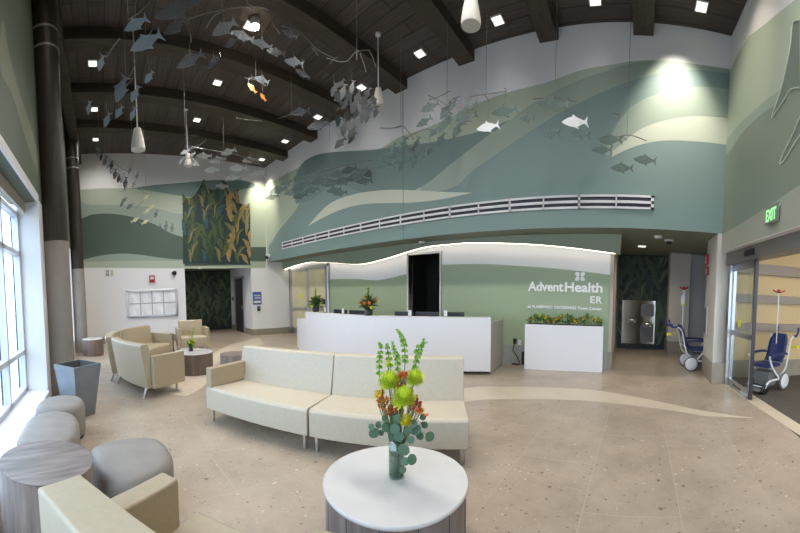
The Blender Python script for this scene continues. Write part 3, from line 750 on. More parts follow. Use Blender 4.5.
# soffit fixtures
def sfix(px, y_, label, kind):
    p = fl(px[0], px[1], SB)
    if kind == 'light':
        t = empty('soffit_light', (p.x, p.y, SB), 0, label, 'ceiling light', 'square lights in the low ceiling')
        f = MB(); f.box(-.11, -.11, -.012, .11, .11, 0); f.build('frame', WHITEP, t)
        f = MB(); f.box(-.09, -.09, -.016, .09, .09, -.0125); f.build('diffuser', LAMPW, t)
        spot('soffit_lamp', (p.x, p.y, SB - .03), 95, 2.4, 1.0, (1, .88, .72))
    elif kind == 'dome':
        t = empty('dome_camera', (p.x, p.y, SB), 0, label, 'camera')
        f = MB(); f.lathe([(.10, 0), (.10, -.03), (.075, -.035)], 24); f.build('housing', WHITEP, t)
        f = MB(); f.ball((0, 0, -.035), .07, 16, sc=(1, 1, .9)); f.build('dome', BLACKP, t)
    else:
        t = empty('smoke_detector', (p.x, p.y, SB), 0, label, 'smoke detector')
        f = MB(); f.lathe([(.085, 0), (.085, -.025), (.06, -.05), (0, -.052)], 24); f.build('housing', WHITEP, t)
        f = MB(); f.lathe([(.03, -.05), (.03, -.065), (0, -.066)], 12); f.build('sensor', GREYP, t)
sfix((642, 246), 0, 'square recessed light in the low ceiling over the hall, nearer one', 'light')
sfix((635, 255), 0, 'small recessed light in the low ceiling just before the drinking fountain mural', 'light')
sfix((658, 236), 0, 'white smoke detector on the low hall ceiling beside the dome camera', 'smoke')
sfix((669, 240), 0, 'dark dome camera under the low hall ceiling', 'dome')
sfix((422, 241.5), 0, 'white round fixture under the soffit above the dark office opening', 'smoke')
for x in ():
    t = empty('soffit_light', (x, 6.75, SB), 0, 'recessed light under the soffit above the desk, ' + {-10.6: 'over the tan glass double door', -7.2: 'over the middle of the desk', -3.2: 'right of the office opening', -1.4: 'over the white planter'}[x], 'ceiling light', 'square lights in the low ceiling')
    f = MB(); f.box(-.08, -.08, -.008, .08, .08, 0); f.build('frame', WHITEP, t)
    f = MB(); f.box(-.065, -.065, -.011, .065, .065, -.0085); f.build('diffuser', LAMPW, t)
    spot('soffit_lamp', (x, 6.75, SB - .03), 14, 2.2, .9)
# wall washers that throw the pale pools on the mural
spot('wall_washer', (.5, 5.6, zc(5.6) - .06), 430, 1.15, 1.0, (1, .90, .76), tgt=(.02, .42, -1))
spot('wall_washer', (-11.45, 5.75, zc(5.75) - .06), 420, 1.15, 1.0, (1, .90, .74), tgt=(-.28, .30, -1))
spot('wall_washer', (.1, 4.6, zc(4.6) - .1), 150, 1.0, 1.0, (1, .88, .70), tgt=(1.5, .6, -1.3))
for (u_, n_) in ((1.3, -1.6), (2.4, -1.6)):  # added unseen lights that brighten the alcove mural
    p = ME @ V((u_, n_, zo - .001)); t = empty('soffit_light', p, 0, 'added unseen light in the alcove ceiling, ' + ('beside the alcove door' if u_ < 2 else 'away from the alcove door'), 'ceiling light')
    f = MB(); f.box(-.07, -.07, -.01, .07, .07, 0); f.build('frame', WHITEP, t)
    f = MB(); f.box(-.055, -.055, -.014, .055, .055, -.0105); f.build('diffuser', LAMPW, t)
    spot('added_alcove_lamp', p + V((0, 0, -.03)), 30, 2.5, 1.0)
for x in (3.2, 4.4): spot('vestibule_lamp', (x, 4.6, 3.25), 55, 2.4, .9, (1, .88, .66), tgt=(-.1, .5, -1))

# supply vent along the mural wall
u0, z0v = pM(282.5, 249); u1, z1v = pM(654, 196.4)
zb_, zt_ = 3.225, 3.475
t = empty('air_vent', (u0, D, zb_), 0, 'long white double slot air vent running along the mural wall above the desk', 'vent')
Wd = u1 - u0; Hh = zt_ - zb_
f = MB()
f.box(0, -.03, 0, Wd, 0, .038); f.box(0, -.03, Hh-.038, Wd, 0, Hh); f.box(0, -.03, Hh/2-.024, Wd, 0, Hh/2+.024); f.box(0, -.03, 0, .05, 0, Hh); f.box(Wd-.05, -.03, 0, Wd, 0, Hh)
n = 16
for i in range(1, n):
    x = Wd*i/n; w = .02 if i % 2 == 0 else .012; f.box(x-w, -.03, .0, x+w, 0, Hh)
f.build('frame', mat('vent_white', (.80, .80, .83), .45), t)
f = MB(); f.box(.02, -.012, .02, Wd-.02, -.008, Hh-.02); f.build('backing', mat('vent_dark', (.03, .03, .05), .6), t)

# ================================================================== WALL DEVICES
def wallbox(name, M, x, z, w, h, d, m, label, cat, group=None, extra=None):
    f = MB(); f.box(-w/2, 0, -h/2, w/2, d, h/2)
    Mt = M @ Matrix.Translation((x, 0, z))
    f.v = [tuple(Mt @ V(p)) for p in f.v]
    # flip winding if the frame mirrors
    o = f.build(name, m, None, bevel=.004, weld=True); tag(o, label, cat, group)
    if extra:
        for (nm, ex0, ez0, ex1, ez1, dd, mm) in extra:
            g = MB(); g.box(ex0, d, ez0, ex1, d + dd, ez1); g.v = [tuple(Mt @ V(p)) for p in g.v]; g.build(nm, mm, o, weld=True)
    return o
pe = lambda x, y: pE(x, y)
a = pe(152, 279); wallbox('fire_alarm', ME, a[0], a[1], .2, .26, .06, REDP, 'red fire alarm strobe above the interior window', 'fire alarm', None, [('strobe', -.06, -.02, .06, .08, .02, WHITEP)])
a = pe(107.5, 273); wallbox('wall_sensor', ME, a[0], a[1], .1, .2, .03, mat('olive_plate', (.22, .22, .12), .5), 'small olive plate high on the white end wall', 'sensor', None, [('cover', -.03, -.06, .03, .06, .01, ALU_P)])
a = pe(112, 273); wallbox('wall_sensor', ME, a[0], a[1], .1, .2, .03, mat('cream_plate', (.5, .5, .38), .5), 'small cream plate high on the white end wall beside the olive one', 'sensor')
a = pe(174, 273)
t = empty('dome_camera', ME @ V((a[0], 0, a[1])), 0, 'dark dome camera on the end wall left of the alcove', 'camera')
f = MB(); f.ball((.05, 0, 0), .09, 16); f.build('dome', BLACKP, t); f = MB(); f.box(0, -.08, .03, .09, .08, .09); f.build('mount', WHITEP, t)
a = pe(268.5, 257); 
t = empty('dome_camera', V((-12.0 + .12, D, 3.06)), 0, 'white and black security camera in the corner under the mural', 'camera')
f = MB(); f.ball((.05, -.12, -.02), .075, 16); f.build('dome', BLACKP, t); f = MB(); f.box(-.05, -.12, -.02, .12, .0, .10); f.build('mount', WHITEP, t, bevel=.01)
BLUE = mat('blue_sign', (.06, .12, .38), .4)
a = pe(257, 297); wallbox('wall_sign_plate', ME, a[0], a[1]-.05, .36, .5, .02, BLUE, 'blue notice sign on the white wall beside the alcove door', 'sign', None, [('lettering', -.14, .10, .14, .13, .002, WHITEP), ('lettering', -.14, .03, .10, .055, .002, WHITEP), ('lettering', -.14, -.02, .12, .0, .002, WHITEP), ('lettering', -.14, -.18, .14, -.10, .002, WHITEP)])
a = pe(258, 303); wallbox('card_reader', ME, a[0]-.02, a[1]-.22, .12, .18, .04, BLACKP, 'black card reader under the blue notice sign', 'card reader', None, [('keypad', -.04, -.02, .04, .06, .004, GREYP)])
# thermostat in the alcove side wall
f = MB(); f.box(uo0, -2.62, 1.35, uo0+.03, -2.5, 1.52, 0, ME); o = f.build('thermostat', BLACKP); tag(o, 'small dark control on the alcove side wall left of its door', 'thermostat')

# exit sign
t = empty('exit_sign', MR @ V((2.18, .0, 2.79)), 0, 'lit green exit sign on the wall above the sliding door', 'exit sign')
ri = Matrix.Translation(-t.location) @ MR
f = MB(); f.box(2.02, 0, 2.86, 2.34, .05, 2.90, 0, ri); f.box(2.02, .02, 2.68, 2.34, .045, 2.86, 0, ri); f.build('housing', WHITEP, t, bevel=.004)
f = MB(); f.box(2.0, .045, 2.665, 2.36, .055, 2.90, 0, ri); f.build('face', EXITF, t)
tx = text_mesh('EXIT', .22, 'lettering', EXITG, t, bold=.004, width=.29, depth=.006)
# text runs along -u (reader faces the wall from the room): local x = +dR
Mx = ri @ Matrix(((1,0,0,2.035),(0,0,1,.058),(0,1,0,2.70),(0,0,0,1)))
# frame MR is (u, n, z); reading direction seen from the room
Mchk = Mx
tx.matrix_local = Mchk

# pull station and strobe on the pillar
def pillbox(name, x, y, z, w, h, m, label, cat, extra=None):
    f = MB(); f.box(1.44-.035, y-w/2, z-h/2, 1.44, y+w/2, z+h/2); o = f.build(name, m, None, bevel=.004); tag(o, label, cat)
    for (nm, dy0, dz0, dy1, dz1, mm) in (extra or []):
        g = MB(); g.box(1.40, y+dy0, z+dz0, 1.407, y+dy1, z+dz1); g.build(nm, mm, o)
    return o
def pP(px, py): p = hit(px, py, (1.44, 0, 0), (1, 0, 0)); return (p.y, p.z)
a = pP(707.5, 260); pillbox('fire_extinguisher_sign', 0, a[0], a[1], .34, .22, REDP, 'red arrow sign high on the pillar beside the sliding door', 'sign', [('arrow', -.03, -.04, .03, .07, WHITEP), ('arrow_head', -.09, -.07, .09, -.045, WHITEP)])
a = pP(708, 271); pillbox('fire_alarm_pull', 0, a[0], a[1], .2, .18, REDP, 'red fire alarm box directly under the red arrow sign on the pillar', 'fire alarm', [('strobe', -.03, -.06, .06, .05, WHITEP)])
a = pP(706.5, 320); pillbox('wall_panel', 0, a[0], a[1], .32, .62, STEEL, 'narrow dark steel panel set in the pillar at waist height', 'panel', [('inset', -.11, -.26, .11, .26, GREYM)])

# drinking fountain
x0, x1 = hit(622, 320, (0, 10.42, 0), (0, 1, 0)).x, hit(655, 320, (0, 10.42, 0), (0, 1, 0)).x
zt, zb3 = hit(625, 300, (0, 10.42, 0), (0, 1, 0)).z, hit(625, 343, (0, 10.42, 0), (0, 1, 0)).z
t = empty('drinking_fountain', (x0, 10.42, 0), 0, 'stainless steel two basin drinking fountain against the dark kelp mural', 'drinking fountain')
w = x1 - x0; xm = w*.52
f = MB(); f.box(0, -.03, zb3, xm, 0, zt); f.box(xm, -.03, zb3, w, 0, zt); f.build('back_panel', mat('mirror_steel', (.72, .70, .67), .25, .45), t, bevel=.004)
f = MB(); f.box(xm+.04, -.05, 1.02, w-.04, -.03, zt-.1); f.box(xm+.04, -.045, zb3+.06, w-.04, -.03, .78); f.build('recess_panel', GREYP, t)
for (bx, bz) in ((xm*.55, .93), (xm+(w-xm)*.5, .82)):
    f = MB(); f.lathe([(.05, -.12), (.14, -.05), (.17, 0), (.15, .0), (.10, -.04), (0, -.05)], 24, M=Matrix.Translation((bx, -.2, bz)), cap=False); f.box(bx-.12, -.22, bz-.1, bx+.12, -.03, bz-.03)
    b_ = f.build('basin', STEEL, t)
    f = MB(); f.tube([(bx+.1, -.1, bz), (bx+.1, -.1, bz+.06), (bx+.06, -.16, bz+.08)], .012, 8); f.build('spout', CHROME, b_)

# sign lettering on the green wall
t = empty('wall_sign_lettering', (-2.47, YB-.02, 1.69), 0, 'large white dimensional lettering and four petal emblem on the green wall above the planter', 'sign')
LT = mat('letter_white', (.95, .96, .95), .4)
def tplace(o, x, z, y=YB-.02):
    o.matrix_local = Matrix.Translation((x + 2.47, y - (YB-.02), z - 1.69)) @ Matrix.Rotation(PI/2, 4, 'X')
o = text_mesh('Advent', .29, 'lettering', LT, t, bold=.008, width=.815, depth=.02); tplace(o, -2.47, 1.685)
o = text_mesh('Health', .29, 'lettering', LT, t, bold=.008, width=.83, depth=.02); tplace(o, -1.62, 1.685)
o = text_mesh('ER', .21, 'lettering', LT, t, bold=.005, width=.26, depth=.02, spacing=1.12); tplace(o, -1.05, 1.45)
o = text_mesh('at FLAMINGO CROSSINGS Town Center', .085, 'lettering', LT, t, bold=.0028, width=1.68, depth=.01); tplace(o, -2.47, 1.30)
for (cx, cz, sx, sz) in ((-1.345, 2.065, -1, 1), (-1.235, 2.065, 1, 1), (-1.345, 1.965, -1, -1), (-1.235, 1.965, 1, -1)):
    pts = [(-.035*sx, -.04*sz), (.02*sx, -.045*sz), (.05*sx, .0), (.048*sx, .035*sz), (.0, .046*sz), (-.038*sx, .03*sz)]
    pts = smoothline(pts, 4, True)
    f = MB(); f.prism([(cx + 2.47 + p[0], cz - 1.69 + p[1]) for p in pts], -.01, .01, 0, Matrix(((1,0,0,0),(0,0,-1,0),(0,1,0,0),(0,0,0,1)))); f.build('emblem_petal', LT, t)

# outlets and cable left of planter
for (px_, py_, nm, mm, lab) in ((520, 342.5, 'outlet_cover', WHITEP, 'white outlet plate low on the green wall beside the planter'), (515, 341, 'wall_jack', BLACKP, 'small dark wall jack beside the white outlet plate')):
    q = hit(px_, py_, (0, YB, 0), (0, 1, 0)); f = MB(); f.box(q.x-.04, YB-.02, q.z-.06, q.x+.04, YB-.001, q.z+.06); o = f.build(nm, mm, None, bevel=.004); tag(o, lab, 'outlet')
q = hit(515, 341, (0, YB, 0), (0, 1, 0)); f = MB()
f.tube(smoothline([(q.x, YB-.02, q.z-.05), (q.x-.03, YB-.05, q.z-.22), (q.x+.05, YB-.07, .22), (q.x+.16, YB-.12, .02), (q.x+.05, YB-.2, .015), (q.x-.02, YB-.12, .015), (q.x+.12, YB-.12, .015), (q.x+.19, YB-.13, .015)], 6), .009, 6); o = f.build('cable', BLACKP); tag(o, 'thin black cable hanging from the wall jack to the floor by the planter', 'cable')
f = MB(); f.box(q.x+.20, YB-.10, .0, q.x+.27, YB-.04, .30); o = f.build('power_adapter', BLACKP, None, bevel=.01); tag(o, 'black power adapter standing at the left side of the planter', 'adapter')

# ================================================================== RECEPTION DESK
fp = smoothline([(-7.55, 5.10), (-6.7, 4.93), (-5.85, 4.90), (-5.1, 5.03), (-4.4, 5.28), (-3.6, 5.66), (-2.80, 6.07)], 6)
def offs(path, d):
    out = []
    for i, p in enumerate(path):
        a = path[max(i-1, 0)]; b = path[min(i+1, len(path)-1)]
        tx_, ty = b[0]-a[0], b[1]-a[1]; L = math.hypot(tx_, ty); out.append((p[0] - ty/L*d, p[1] + tx_/L*d))
    return out
t = empty('reception_desk', (-5, 5.6, 0), 0, 'long curved white reception desk in front of the green wall', 'desk')
T = Matrix.Translation((5, -5.6, 0))
f = MB(); f.prism(fp + offs(fp, .30)[::-1], .07, 1.13, 0, T); f.build('front_panel', WHITE2, t)
lp_ = [(-8.75, 5.60), (-8.2, 5.32), (-7.56, 5.105)]
f = MB(); f.prism(lp_ + offs(lp_, .55)[::-1], .0, .86, 0, T); f.build('low_counter', WHITE2, t)
f = MB(); k1 = offs(fp, .12); k2 = offs(fp, .26); f.prism(k1[2:-4] + k2[2:-4][::-1], 0, .07, 0, T); f.build('kick_base', ALU_P, t)
f = MB(); w1_ = offs(fp, .31); w2_ = offs(fp, .95); f.prism(w1_ + w2_[::-1], .72, .76, 0, T); f.build('work_surface', mat('warm_laminate', (.45, .38, .3), .4), t)
rt = [(-2.80, 6.12), (-2.74, 6.12), (-2.50, 6.98), (-2.56, 6.98)]
f = MB(); f.prism([(-2.92, 6.25), (-2.84, 6.16), (-3.0, 7.15), (-3.07, 7.15)], 0, 1.02, 0, T); f.build('side_return', mat('return_grey', (.44, .42, .39), .5), t)
f = MB(); f.prism(offs(fp, .9) + offs(fp, .96)[::-1], 0, .72, 0, T); f.build('rear_panel', WHITE2, t)

# desk screens and monitors
def monitor(px, w, h, label, back=True):
    p = fl(px, 316, 1.02); p = V((p.x, p.y, 0)); r = math.hypot(p.x, p.y)
def deskpt(s, off):
    i = min(int(s*(len(fp)-1)), len(fp)-2); P = offs(fp, off); a, b = P[i], P[i+1]; tt = s*(len(fp)-1) - i
    return (a[0]+(b[0]-a[0])*tt, a[1]+(b[1]-a[1])*tt, math.atan2(b[1]-a[1], b[0]-a[0]))
for (s, wd, lab) in ((.20, .52, 'dark computer monitor at the left end of the desk, under the tall flower'), (.34, .5, 'dark computer monitor left of the desk flowers'), (.645, .42, 'dark monitor standing just left of the office opening'), (.75, .5, 'dark monitor in front of the office opening'), (.855, .46, 'dark monitor nearest the right end of the desk')):
    x, y, an = deskpt(s, .52)
    t = empty('computer_monitor', (x, y, .76), an, lab, 'monitor', 'monitors on the reception desk')
    f = MB(); f.box(-wd/2, -.02, .12, wd/2, .02, .45); f.build('screen', BLACKP, t, bevel=.006)
    f = MB(); f.box(-.03, -.01, .0, .03, .03, .2); f.box(-.11, -.08, 0, .11, .08, .012); f.build('stand', GREYP, t)
for (s, lab) in ((.15, 'small white card holder on the desk top, left'), (.30, 'small white card holder on the desk top by the flowers'), (.69, 'small white card holder left of the office opening'), (.83, 'small white card holder on the right part of the desk')):
    x, y, an = deskpt(s, .22)
    t = empty('card_holder', (x, y, 1.13), an, lab, 'card holder', 'card holders on the desk top')
    f = MB(); f.box(-.035, -.004, 0, .035, .004, .13); f.build('card', WHITEP, t); f = MB(); f.box(-.04, -.02, 0, .04, .02, .008); f.build('base', GREYP, t)

# planter box
t = empty('planter_box', (-1.55, 7.05, 0), 0, 'white rectangular planter box of low flowers standing under the wall lettering', 'planter')
T = Matrix.Translation((1.55, -7.05, 0))
fr_ = [(-2.37, 6.87), (-.72, 7.10), (-.755, 7.32), (-2.405, 7.09)]
f = MB(); f.prism(fr_, .0, .97, 0, T); f.build('box', WHITE2, t, bevel=.006)
f = MB(); ins = [(-2.35, 6.90), (-.75, 7.12), (-.775, 7.29), (-2.37, 7.07)]; f.prism(ins, .97, .98, 0, T); f.build('soil', mat('soil', (.06, .04, .03), .9), t)

# ---- foliage helpers
LEAF = [mat('leaf_green', (.10, .22, .05), .5), mat('leaf_dark', (.05, .12, .04), .5), mat('flower_orange', (.75, .22, .04), .5), mat('flower_yellow', (.80, .70, .05), .5), mat('leaf_lime', (.35, .55, .08), .5), mat('flower_red', (.45, .05, .04), .5), mat('eucalyptus', (.085, .165, .095), .55), mat('stem_green', (.10, .17, .06), .5)]
def leafblade(mb, p, d, L, w, mi, droop=.2, n=4):
    d = V(d).normalized(); s = d.cross(V((0, 0, 1)))
    if s.length < .1: s = V((1, 0, 0))
    s.normalize(); p = V(p); vs = []; 
    for i in range(n + 1):
        t_ = i/n; c = p + d*L*t_ - V((0, 0, droop*L*t_*t_)); ww = w*math.sin(PI*(.12 + .86*t_))
        up = s.cross(d)*ww*.18
        vs += [c - s*ww/2 + up, c - up*.4, c + s*ww/2 + up]
    fs = []
    for i in range(n):
        a = i*3; fs += [(a, a+1, a+4, a+3), (a+1, a+2, a+5, a+4)]
    mb.add(vs, fs, mi, None, True)
rnd = random.Random(3)
# planter plants
f = MB(); g = MB()
for i in range(64):
    tt = rnd.random(); x = -2.33 + tt*1.55; y = 6.99 + tt*.215 + rnd.uniform(-.07, .07)
    hh = .05 + .10*abs(math.sin(tt*PI*3)) + rnd.uniform(0, .05)
    for k in range(5):
        a = rnd.uniform(0, 2*PI); e = rnd.uniform(.3, 1.4)
        leafblade(f, T @ V((x, y, .98 + rnd.uniform(0, hh))), (math.cos(a)*math.cos(e), math.sin(a)*math.cos(e), math.sin(e)), rnd.uniform(.08, .15), .035, rnd.choice([0, 1, 0, 4]))
o = f.build('foliage', LEAF, t); o['kind'] = 'stuff'
for i in range(90):
    tt = rnd.random(); x = -2.30 + tt*1.5; y = 6.98 + tt*.21 + rnd.uniform(-.07, .05); z = 1.02 + .12*abs(math.sin(tt*PI*3)) + rnd.uniform(-.02, .05)
    f = MB(); c = T @ V((x, y, z)); mi = rnd.choice([2, 2, 3, 4, 5, 3]); r = rnd.uniform(.018, .034)
    f.ball(c, r*.6, 8, mi)
    for k in range(7):
        a = k*2*PI/7; leafblade(f, c, (math.cos(a), math.sin(a), .5), r*1.5, r*.9, mi, .1, 2)
    f.build('flower', LEAF, t)
# two desk arrangements
def desk_bouquet(s, lab, tall, hue, S=1.35):
    x, y, an = deskpt(s, .20); zt_ = 1.13 if s > 0.02 else 1.13
    t = empty('flower_arrangement', (x, y, 1.13), 0, lab, 'flowers')
    f = MB(); f.lathe([(.05, 0), (.065, .02), (.07, .12), (.06, .12), (.055, .02), (0, .015)], 20, cap=False); f.build('vase', mat('dark_vase', (.05, .06, .05), .2), t)
    r2 = random.Random(int(s*100)); f = MB()
    for i in range(90):
        a = r2.uniform(0, 2*PI); e = r2.uniform(-.1, 1.4); L = r2.uniform(.08, .2)
        leafblade(f, (math.cos(a)*.03, math.sin(a)*.03, .10 + r2.uniform(0, .12)), (math.cos(a)*math.cos(e), math.sin(a)*math.cos(e), math.sin(e)), L, .05, r2.choice([0, 1, 1, 7]))
    for i in range(tall):
        bx, by = r2.uniform(-.05, .05), r2.uniform(-.03, .03); h = r2.uniform(.36, .5)
        f.tube([(bx*.5, by*.5, .1), (bx, by, h)], .006, 5, 7)
        for k in range(14):
            z = .2 + (h-.2)*k/14; a = k*2.1
            leafblade(f, (bx, by, z), (math.cos(a), math.sin(a), .8), .05, .035, 4, .1, 2)
    f.build('foliage', LEAF, t)
    for i in range(14):
        a = r2.uniform(0, 2*PI); rr = r2.uniform(.04, .15); z = .14 + r2.uniform(0, .2) - rr*.3
        f = MB(); r_ = r2.uniform(.02, .04); mi = r2.choice(hue); c = (math.cos(a)*rr, math.sin(a)*rr, z)
        f.ball(c, r_*.7, 8, mi)
        for k in range(8):
            q = k*2*PI/8; leafblade(f, c, (math.cos(q), math.sin(q), .5), r_*1.5, r_*.8, mi, .1, 2)
        f.build('flower', LEAF, t)
    t.scale = (S, S, S)
desk_bouquet(.06, 'round yellow and orange flower arrangement at the far left end of the desk', 2, [3, 3, 2, 4, 5])
desk_bouquet(.475, 'spiky flower arrangement with a tall green spire in the middle of the desk', 3, [2, 3, 2, 3])
# ================================================================== FURNITURE
def sweep(mb, path, prof, mi=0, side=1):
    """closed profile [(depth, z)] carried along a plan path; depth goes to the left of the path times side"""
    nP = len(prof); vs = []; fs = []
    for i, p in enumerate(path):
        a = path[max(i-1, 0)]; b = path[min(i+1, len(path)-1)]
        tx_, ty = b[0]-a[0], b[1]-a[1]; L = math.hypot(tx_, ty); nx, ny = -ty/L*side, tx_/L*side
        for (d, z) in prof: vs.append((p[0] + nx*d, p[1] + ny*d, z))
    for i in range(len(path)-1):
        for k in range(nP):
            a, b = i*nP + k, i*nP + (k+1) % nP
            fs.append((a, b, b+nP, a+nP))
    mb.add(vs, fs, mi)
    tr = tessellate_polygon([[V((q[0], q[1], 0)) for q in prof]])
    mb.add(vs[:nP], [tuple(t) for t in tr], mi); mb.add(vs[-nP:], [tuple(reversed(t)) for t in tr], mi)
    return mb
def leg(mb, x, y, lean=(0, 0), h=.17, r0=.026, r1=.018):
    mb.tube([(x, y, h), (x + lean[0], y + lean[1], 0)], [r0, r1], 14)
SD, BD, SHt, BHt, AHt = .62, .82, .455, .895, .70
def section(root, path, side, arms=(), legs=(True, True), Ms=None, splay=0.0, vm=None):
    vm = vm or VINYL
    seat = [(0, .165), (0.0, SHt-.03), (.03, SHt), (SD+.02, SHt-.02), (SD+.10, .165)]
    back = [(SD-.015, SHt-.04), (SD+.085, BHt-.02), (SD+.11, BHt), (BD+.03, BHt), (BD+.05, BHt-.03), (BD-.06, .165), (SD+.085, .165), (SD+.03, .3)]
    f = MB(); sweep(f, path, seat, 0, side); f.build('seat', vm, root, bevel=.010, weld=True)
    f = MB(); sweep(f, path, back, 0, side); f.build('backrest', vm, root, bevel=.010, weld=True)
    n = len(path)
    for (idx, w) in arms:     # idx 0 start, -1 end
        if idx == 0: a, b = path[0], path[1]
        else: a, b = path[-1], path[-2]
        tx_, ty = b[0]-a[0], b[1]-a[1]; L = math.hypot(tx_, ty); tx_, ty = tx_/L, ty/L
        nx, ny = (-ty, tx_) if idx == 0 else (ty, -tx_)
        nx, ny = nx*side, ny*side
        Mt = Matrix(((tx_, nx, 0, a[0]), (ty, ny, 0, a[1]), (0, 0, 1, 0), (0, 0, 0, 1)))
        f = MB(); 
        if w > 0: f.box(0, .01, SHt-.01, w, SD+.02, AHt, 0, Mt)
        else: f.box(w-.005, .0, .165, -.005, SD+.06, AHt, 0, Mt)
        f.build('armrest', VINYL_SHADED, root, bevel=.012, weld=True)
    for e, on in zip((0, -1), legs):
        if not on: continue
        if e == 0: a, b = path[0], path[min(2, n-1)]
        else: a, b = path[-1], path[max(-3, -n)]
        tx_, ty = b[0]-a[0], b[1]-a[1]; L = math.hypot(tx_, ty); tx_, ty = tx_/L, ty/L
        nx, ny = (-ty, tx_) if e == 0 else (ty, -tx_); nx, ny = nx*side, ny*side
        for d in (.06, BD-.10):
            f = MB(); leg(f, a[0] + tx_*.06 + nx*d, a[1] + ty*.06 + ny*d, ((nx*splay if d > .3 else 0), (ny*splay if d > .3 else 0)), .17); f.build('leg', CHROME, root)
def arcpath(c, r, a0, a1, n=10):
    return [(c[0] + r*math.cos(math.radians(a0 + (a1-a0)*i/n)), c[1] + r*math.sin(math.radians(a0 + (a1-a0)*i/n))) for i in range(n+1)]
# main sofa: two units on a gentle bow
A, Bm, C = V((-4.24, 1.29, 0)), V((-2.85, 1.93, 0)), V((-1.485, 2.76, 0))
def bowed(p, q, k=.035, n=8):
    d = (q - p); nrm = V((-d.y, d.x, 0)).normalized()
    return [tuple((p + d*t/n - nrm*k*4*(t/n)*(1-t/n))[:2]) for t in range(n+1)]
def recentre(root, fn):
    """build at world coordinates, then hang the parts on an empty at the base"""
    fn(root)
    for ch in [o for o in bpy.data.objects if o.parent == root]:
        pass
def world_thing(name, loc, label, cat, group, fn):
    t = empty(name, (0, 0, 0), 0, label, cat, group)
    fn(t)
    off = V(loc)
    done = set()
    for ch in [o for o in bpy.data.objects if o.parent == t]:
        if ch.type == 'MESH' and ch.data.name not in done:
            ch.data.transform(Matrix.Translation(-off)); done.add(ch.data.name)
    t.location = off
    return t
world_thing('sofa_section', (-3.5, 1.9, 0), 'cream vinyl sofa section with a shade-coloured left armrest, facing the window', 'sofa', None, lambda t: section(t, bowed(A, Bm - (Bm-A).normalized()*.012, .02), 1, arms=[(0, .10)]))
world_thing('sofa_section', (-2.2, 2.6, 0), 'armless cream vinyl sofa section directly behind the flower vase', 'sofa', None, lambda t: section(t, bowed(Bm + (C-Bm).normalized()*.012, C, .02), 1))
# curved bench beyond: back towards us
cb = (-7.0, 3.26)
cb2 = (cb[0] + .34*math.cos(math.radians(-84.5)), cb[1] - .10 + .34*math.sin(math.radians(-84.5)))
def benchsec(a0, a1, arms): return lambda t: section(t, arcpath(cb, 3.09-BD, a0, a1, 9), 1, arms=arms, splay=.07, vm=VINYL_DIM)
world_thing('sofa_section', (-6.2, .6, 0), 'curved beige sofa section with a shade-coloured side panel, seen from behind, nearest the round table', 'sofa', 'curved sofa by the end wall', benchsec(-58.4, -84.2, [(0, -.09)]))
world_thing('sofa_section', (-7.6, .3, 0), 'middle curved beige sofa section with its back to the columns', 'sofa', 'curved sofa by the end wall', lambda t: section(t, arcpath(cb2, 2.75-BD, -84.8, -114, 9), 1, splay=.07, vm=VINYL_DIM))
world_thing('sofa_section', (-8.8, 1.0, 0), 'curved beige sofa section farthest back, its armrest by the end wall', 'sofa', 'curved sofa by the end wall', lambda t: section(t, arcpath(cb2, 2.75-BD, -114.7, -144, 9), 1, arms=[(-1, -.09)], splay=.07, vm=VINYL_DIM))

def armchair(loc, rz, label, W_=.80):
    """local: x to the right of the sitter's front edge, seat front at y = 0, back towards +y... faces -y"""
    t = empty('armchair', loc, rz, label, 'armchair')
    aw = .10
    seat = [(0, .165), (0, SHt-.03), (.03, SHt), (SD+.02, SHt-.02), (SD+.1, .165)]
    back = [(SD-.015, SHt-.04), (SD+.075, BHt-.02), (SD+.10, BHt), (BD, BHt), (BD, .165), (SD+.08, .165), (SD+.03, .3)]
    pth = [(-W_/2+aw, 0), (0, 0), (W_/2-aw, 0)]
    f = MB(); sweep(f, pth, seat); f.build('seat', VINYL_DIM, t, bevel=.015, weld=True)
    f = MB(); sweep(f, [(-W_/2+aw, 0), (W_/2-aw, 0)], back); f.build('backrest', VINYL_SHADED if 'end wall' in label else VINYL_DIM, t, bevel=.014, weld=True)
    for s in (-1, 1):
        f = MB(); x0_, x1_ = (s*W_/2, s*(W_/2-aw)); f.box(min(x0_, x1_), .06, .165, max(x0_, x1_), BD-.12, AHt); f.build('armrest', VINYL_SHADED if s > 0 or 'end' not in label else VINYL_DIM, t, bevel=.012, weld=True)
        for y in (.1, BD-.1):
            f = MB(); leg(f, s*(W_/2-.06), y); f.build('leg', CHROME, t)
    return t
# far armchair faces +x: local -y -> world +x : rz = 90 deg
armchair((-9.45, 2.58, 0), math.radians(90-6), 'beige armchair with shade-coloured back by the end wall alcove, facing the round table', .94)
# foreground armchair: faces (-.6,.8)
face = V((-.56, .83, 0)).normalized(); rz_ = math.atan2(face.y, face.x) + PI/2
rg = V((face.y, -face.x, 0)); Wc = .98
t = empty('armchair', V((-1.40, -.31, 0)) + face*.89 + rg*Wc/2, rz_, 'beige vinyl armchair in the near left corner, seen from behind its thick back', 'armchair')
hw = Wc/2
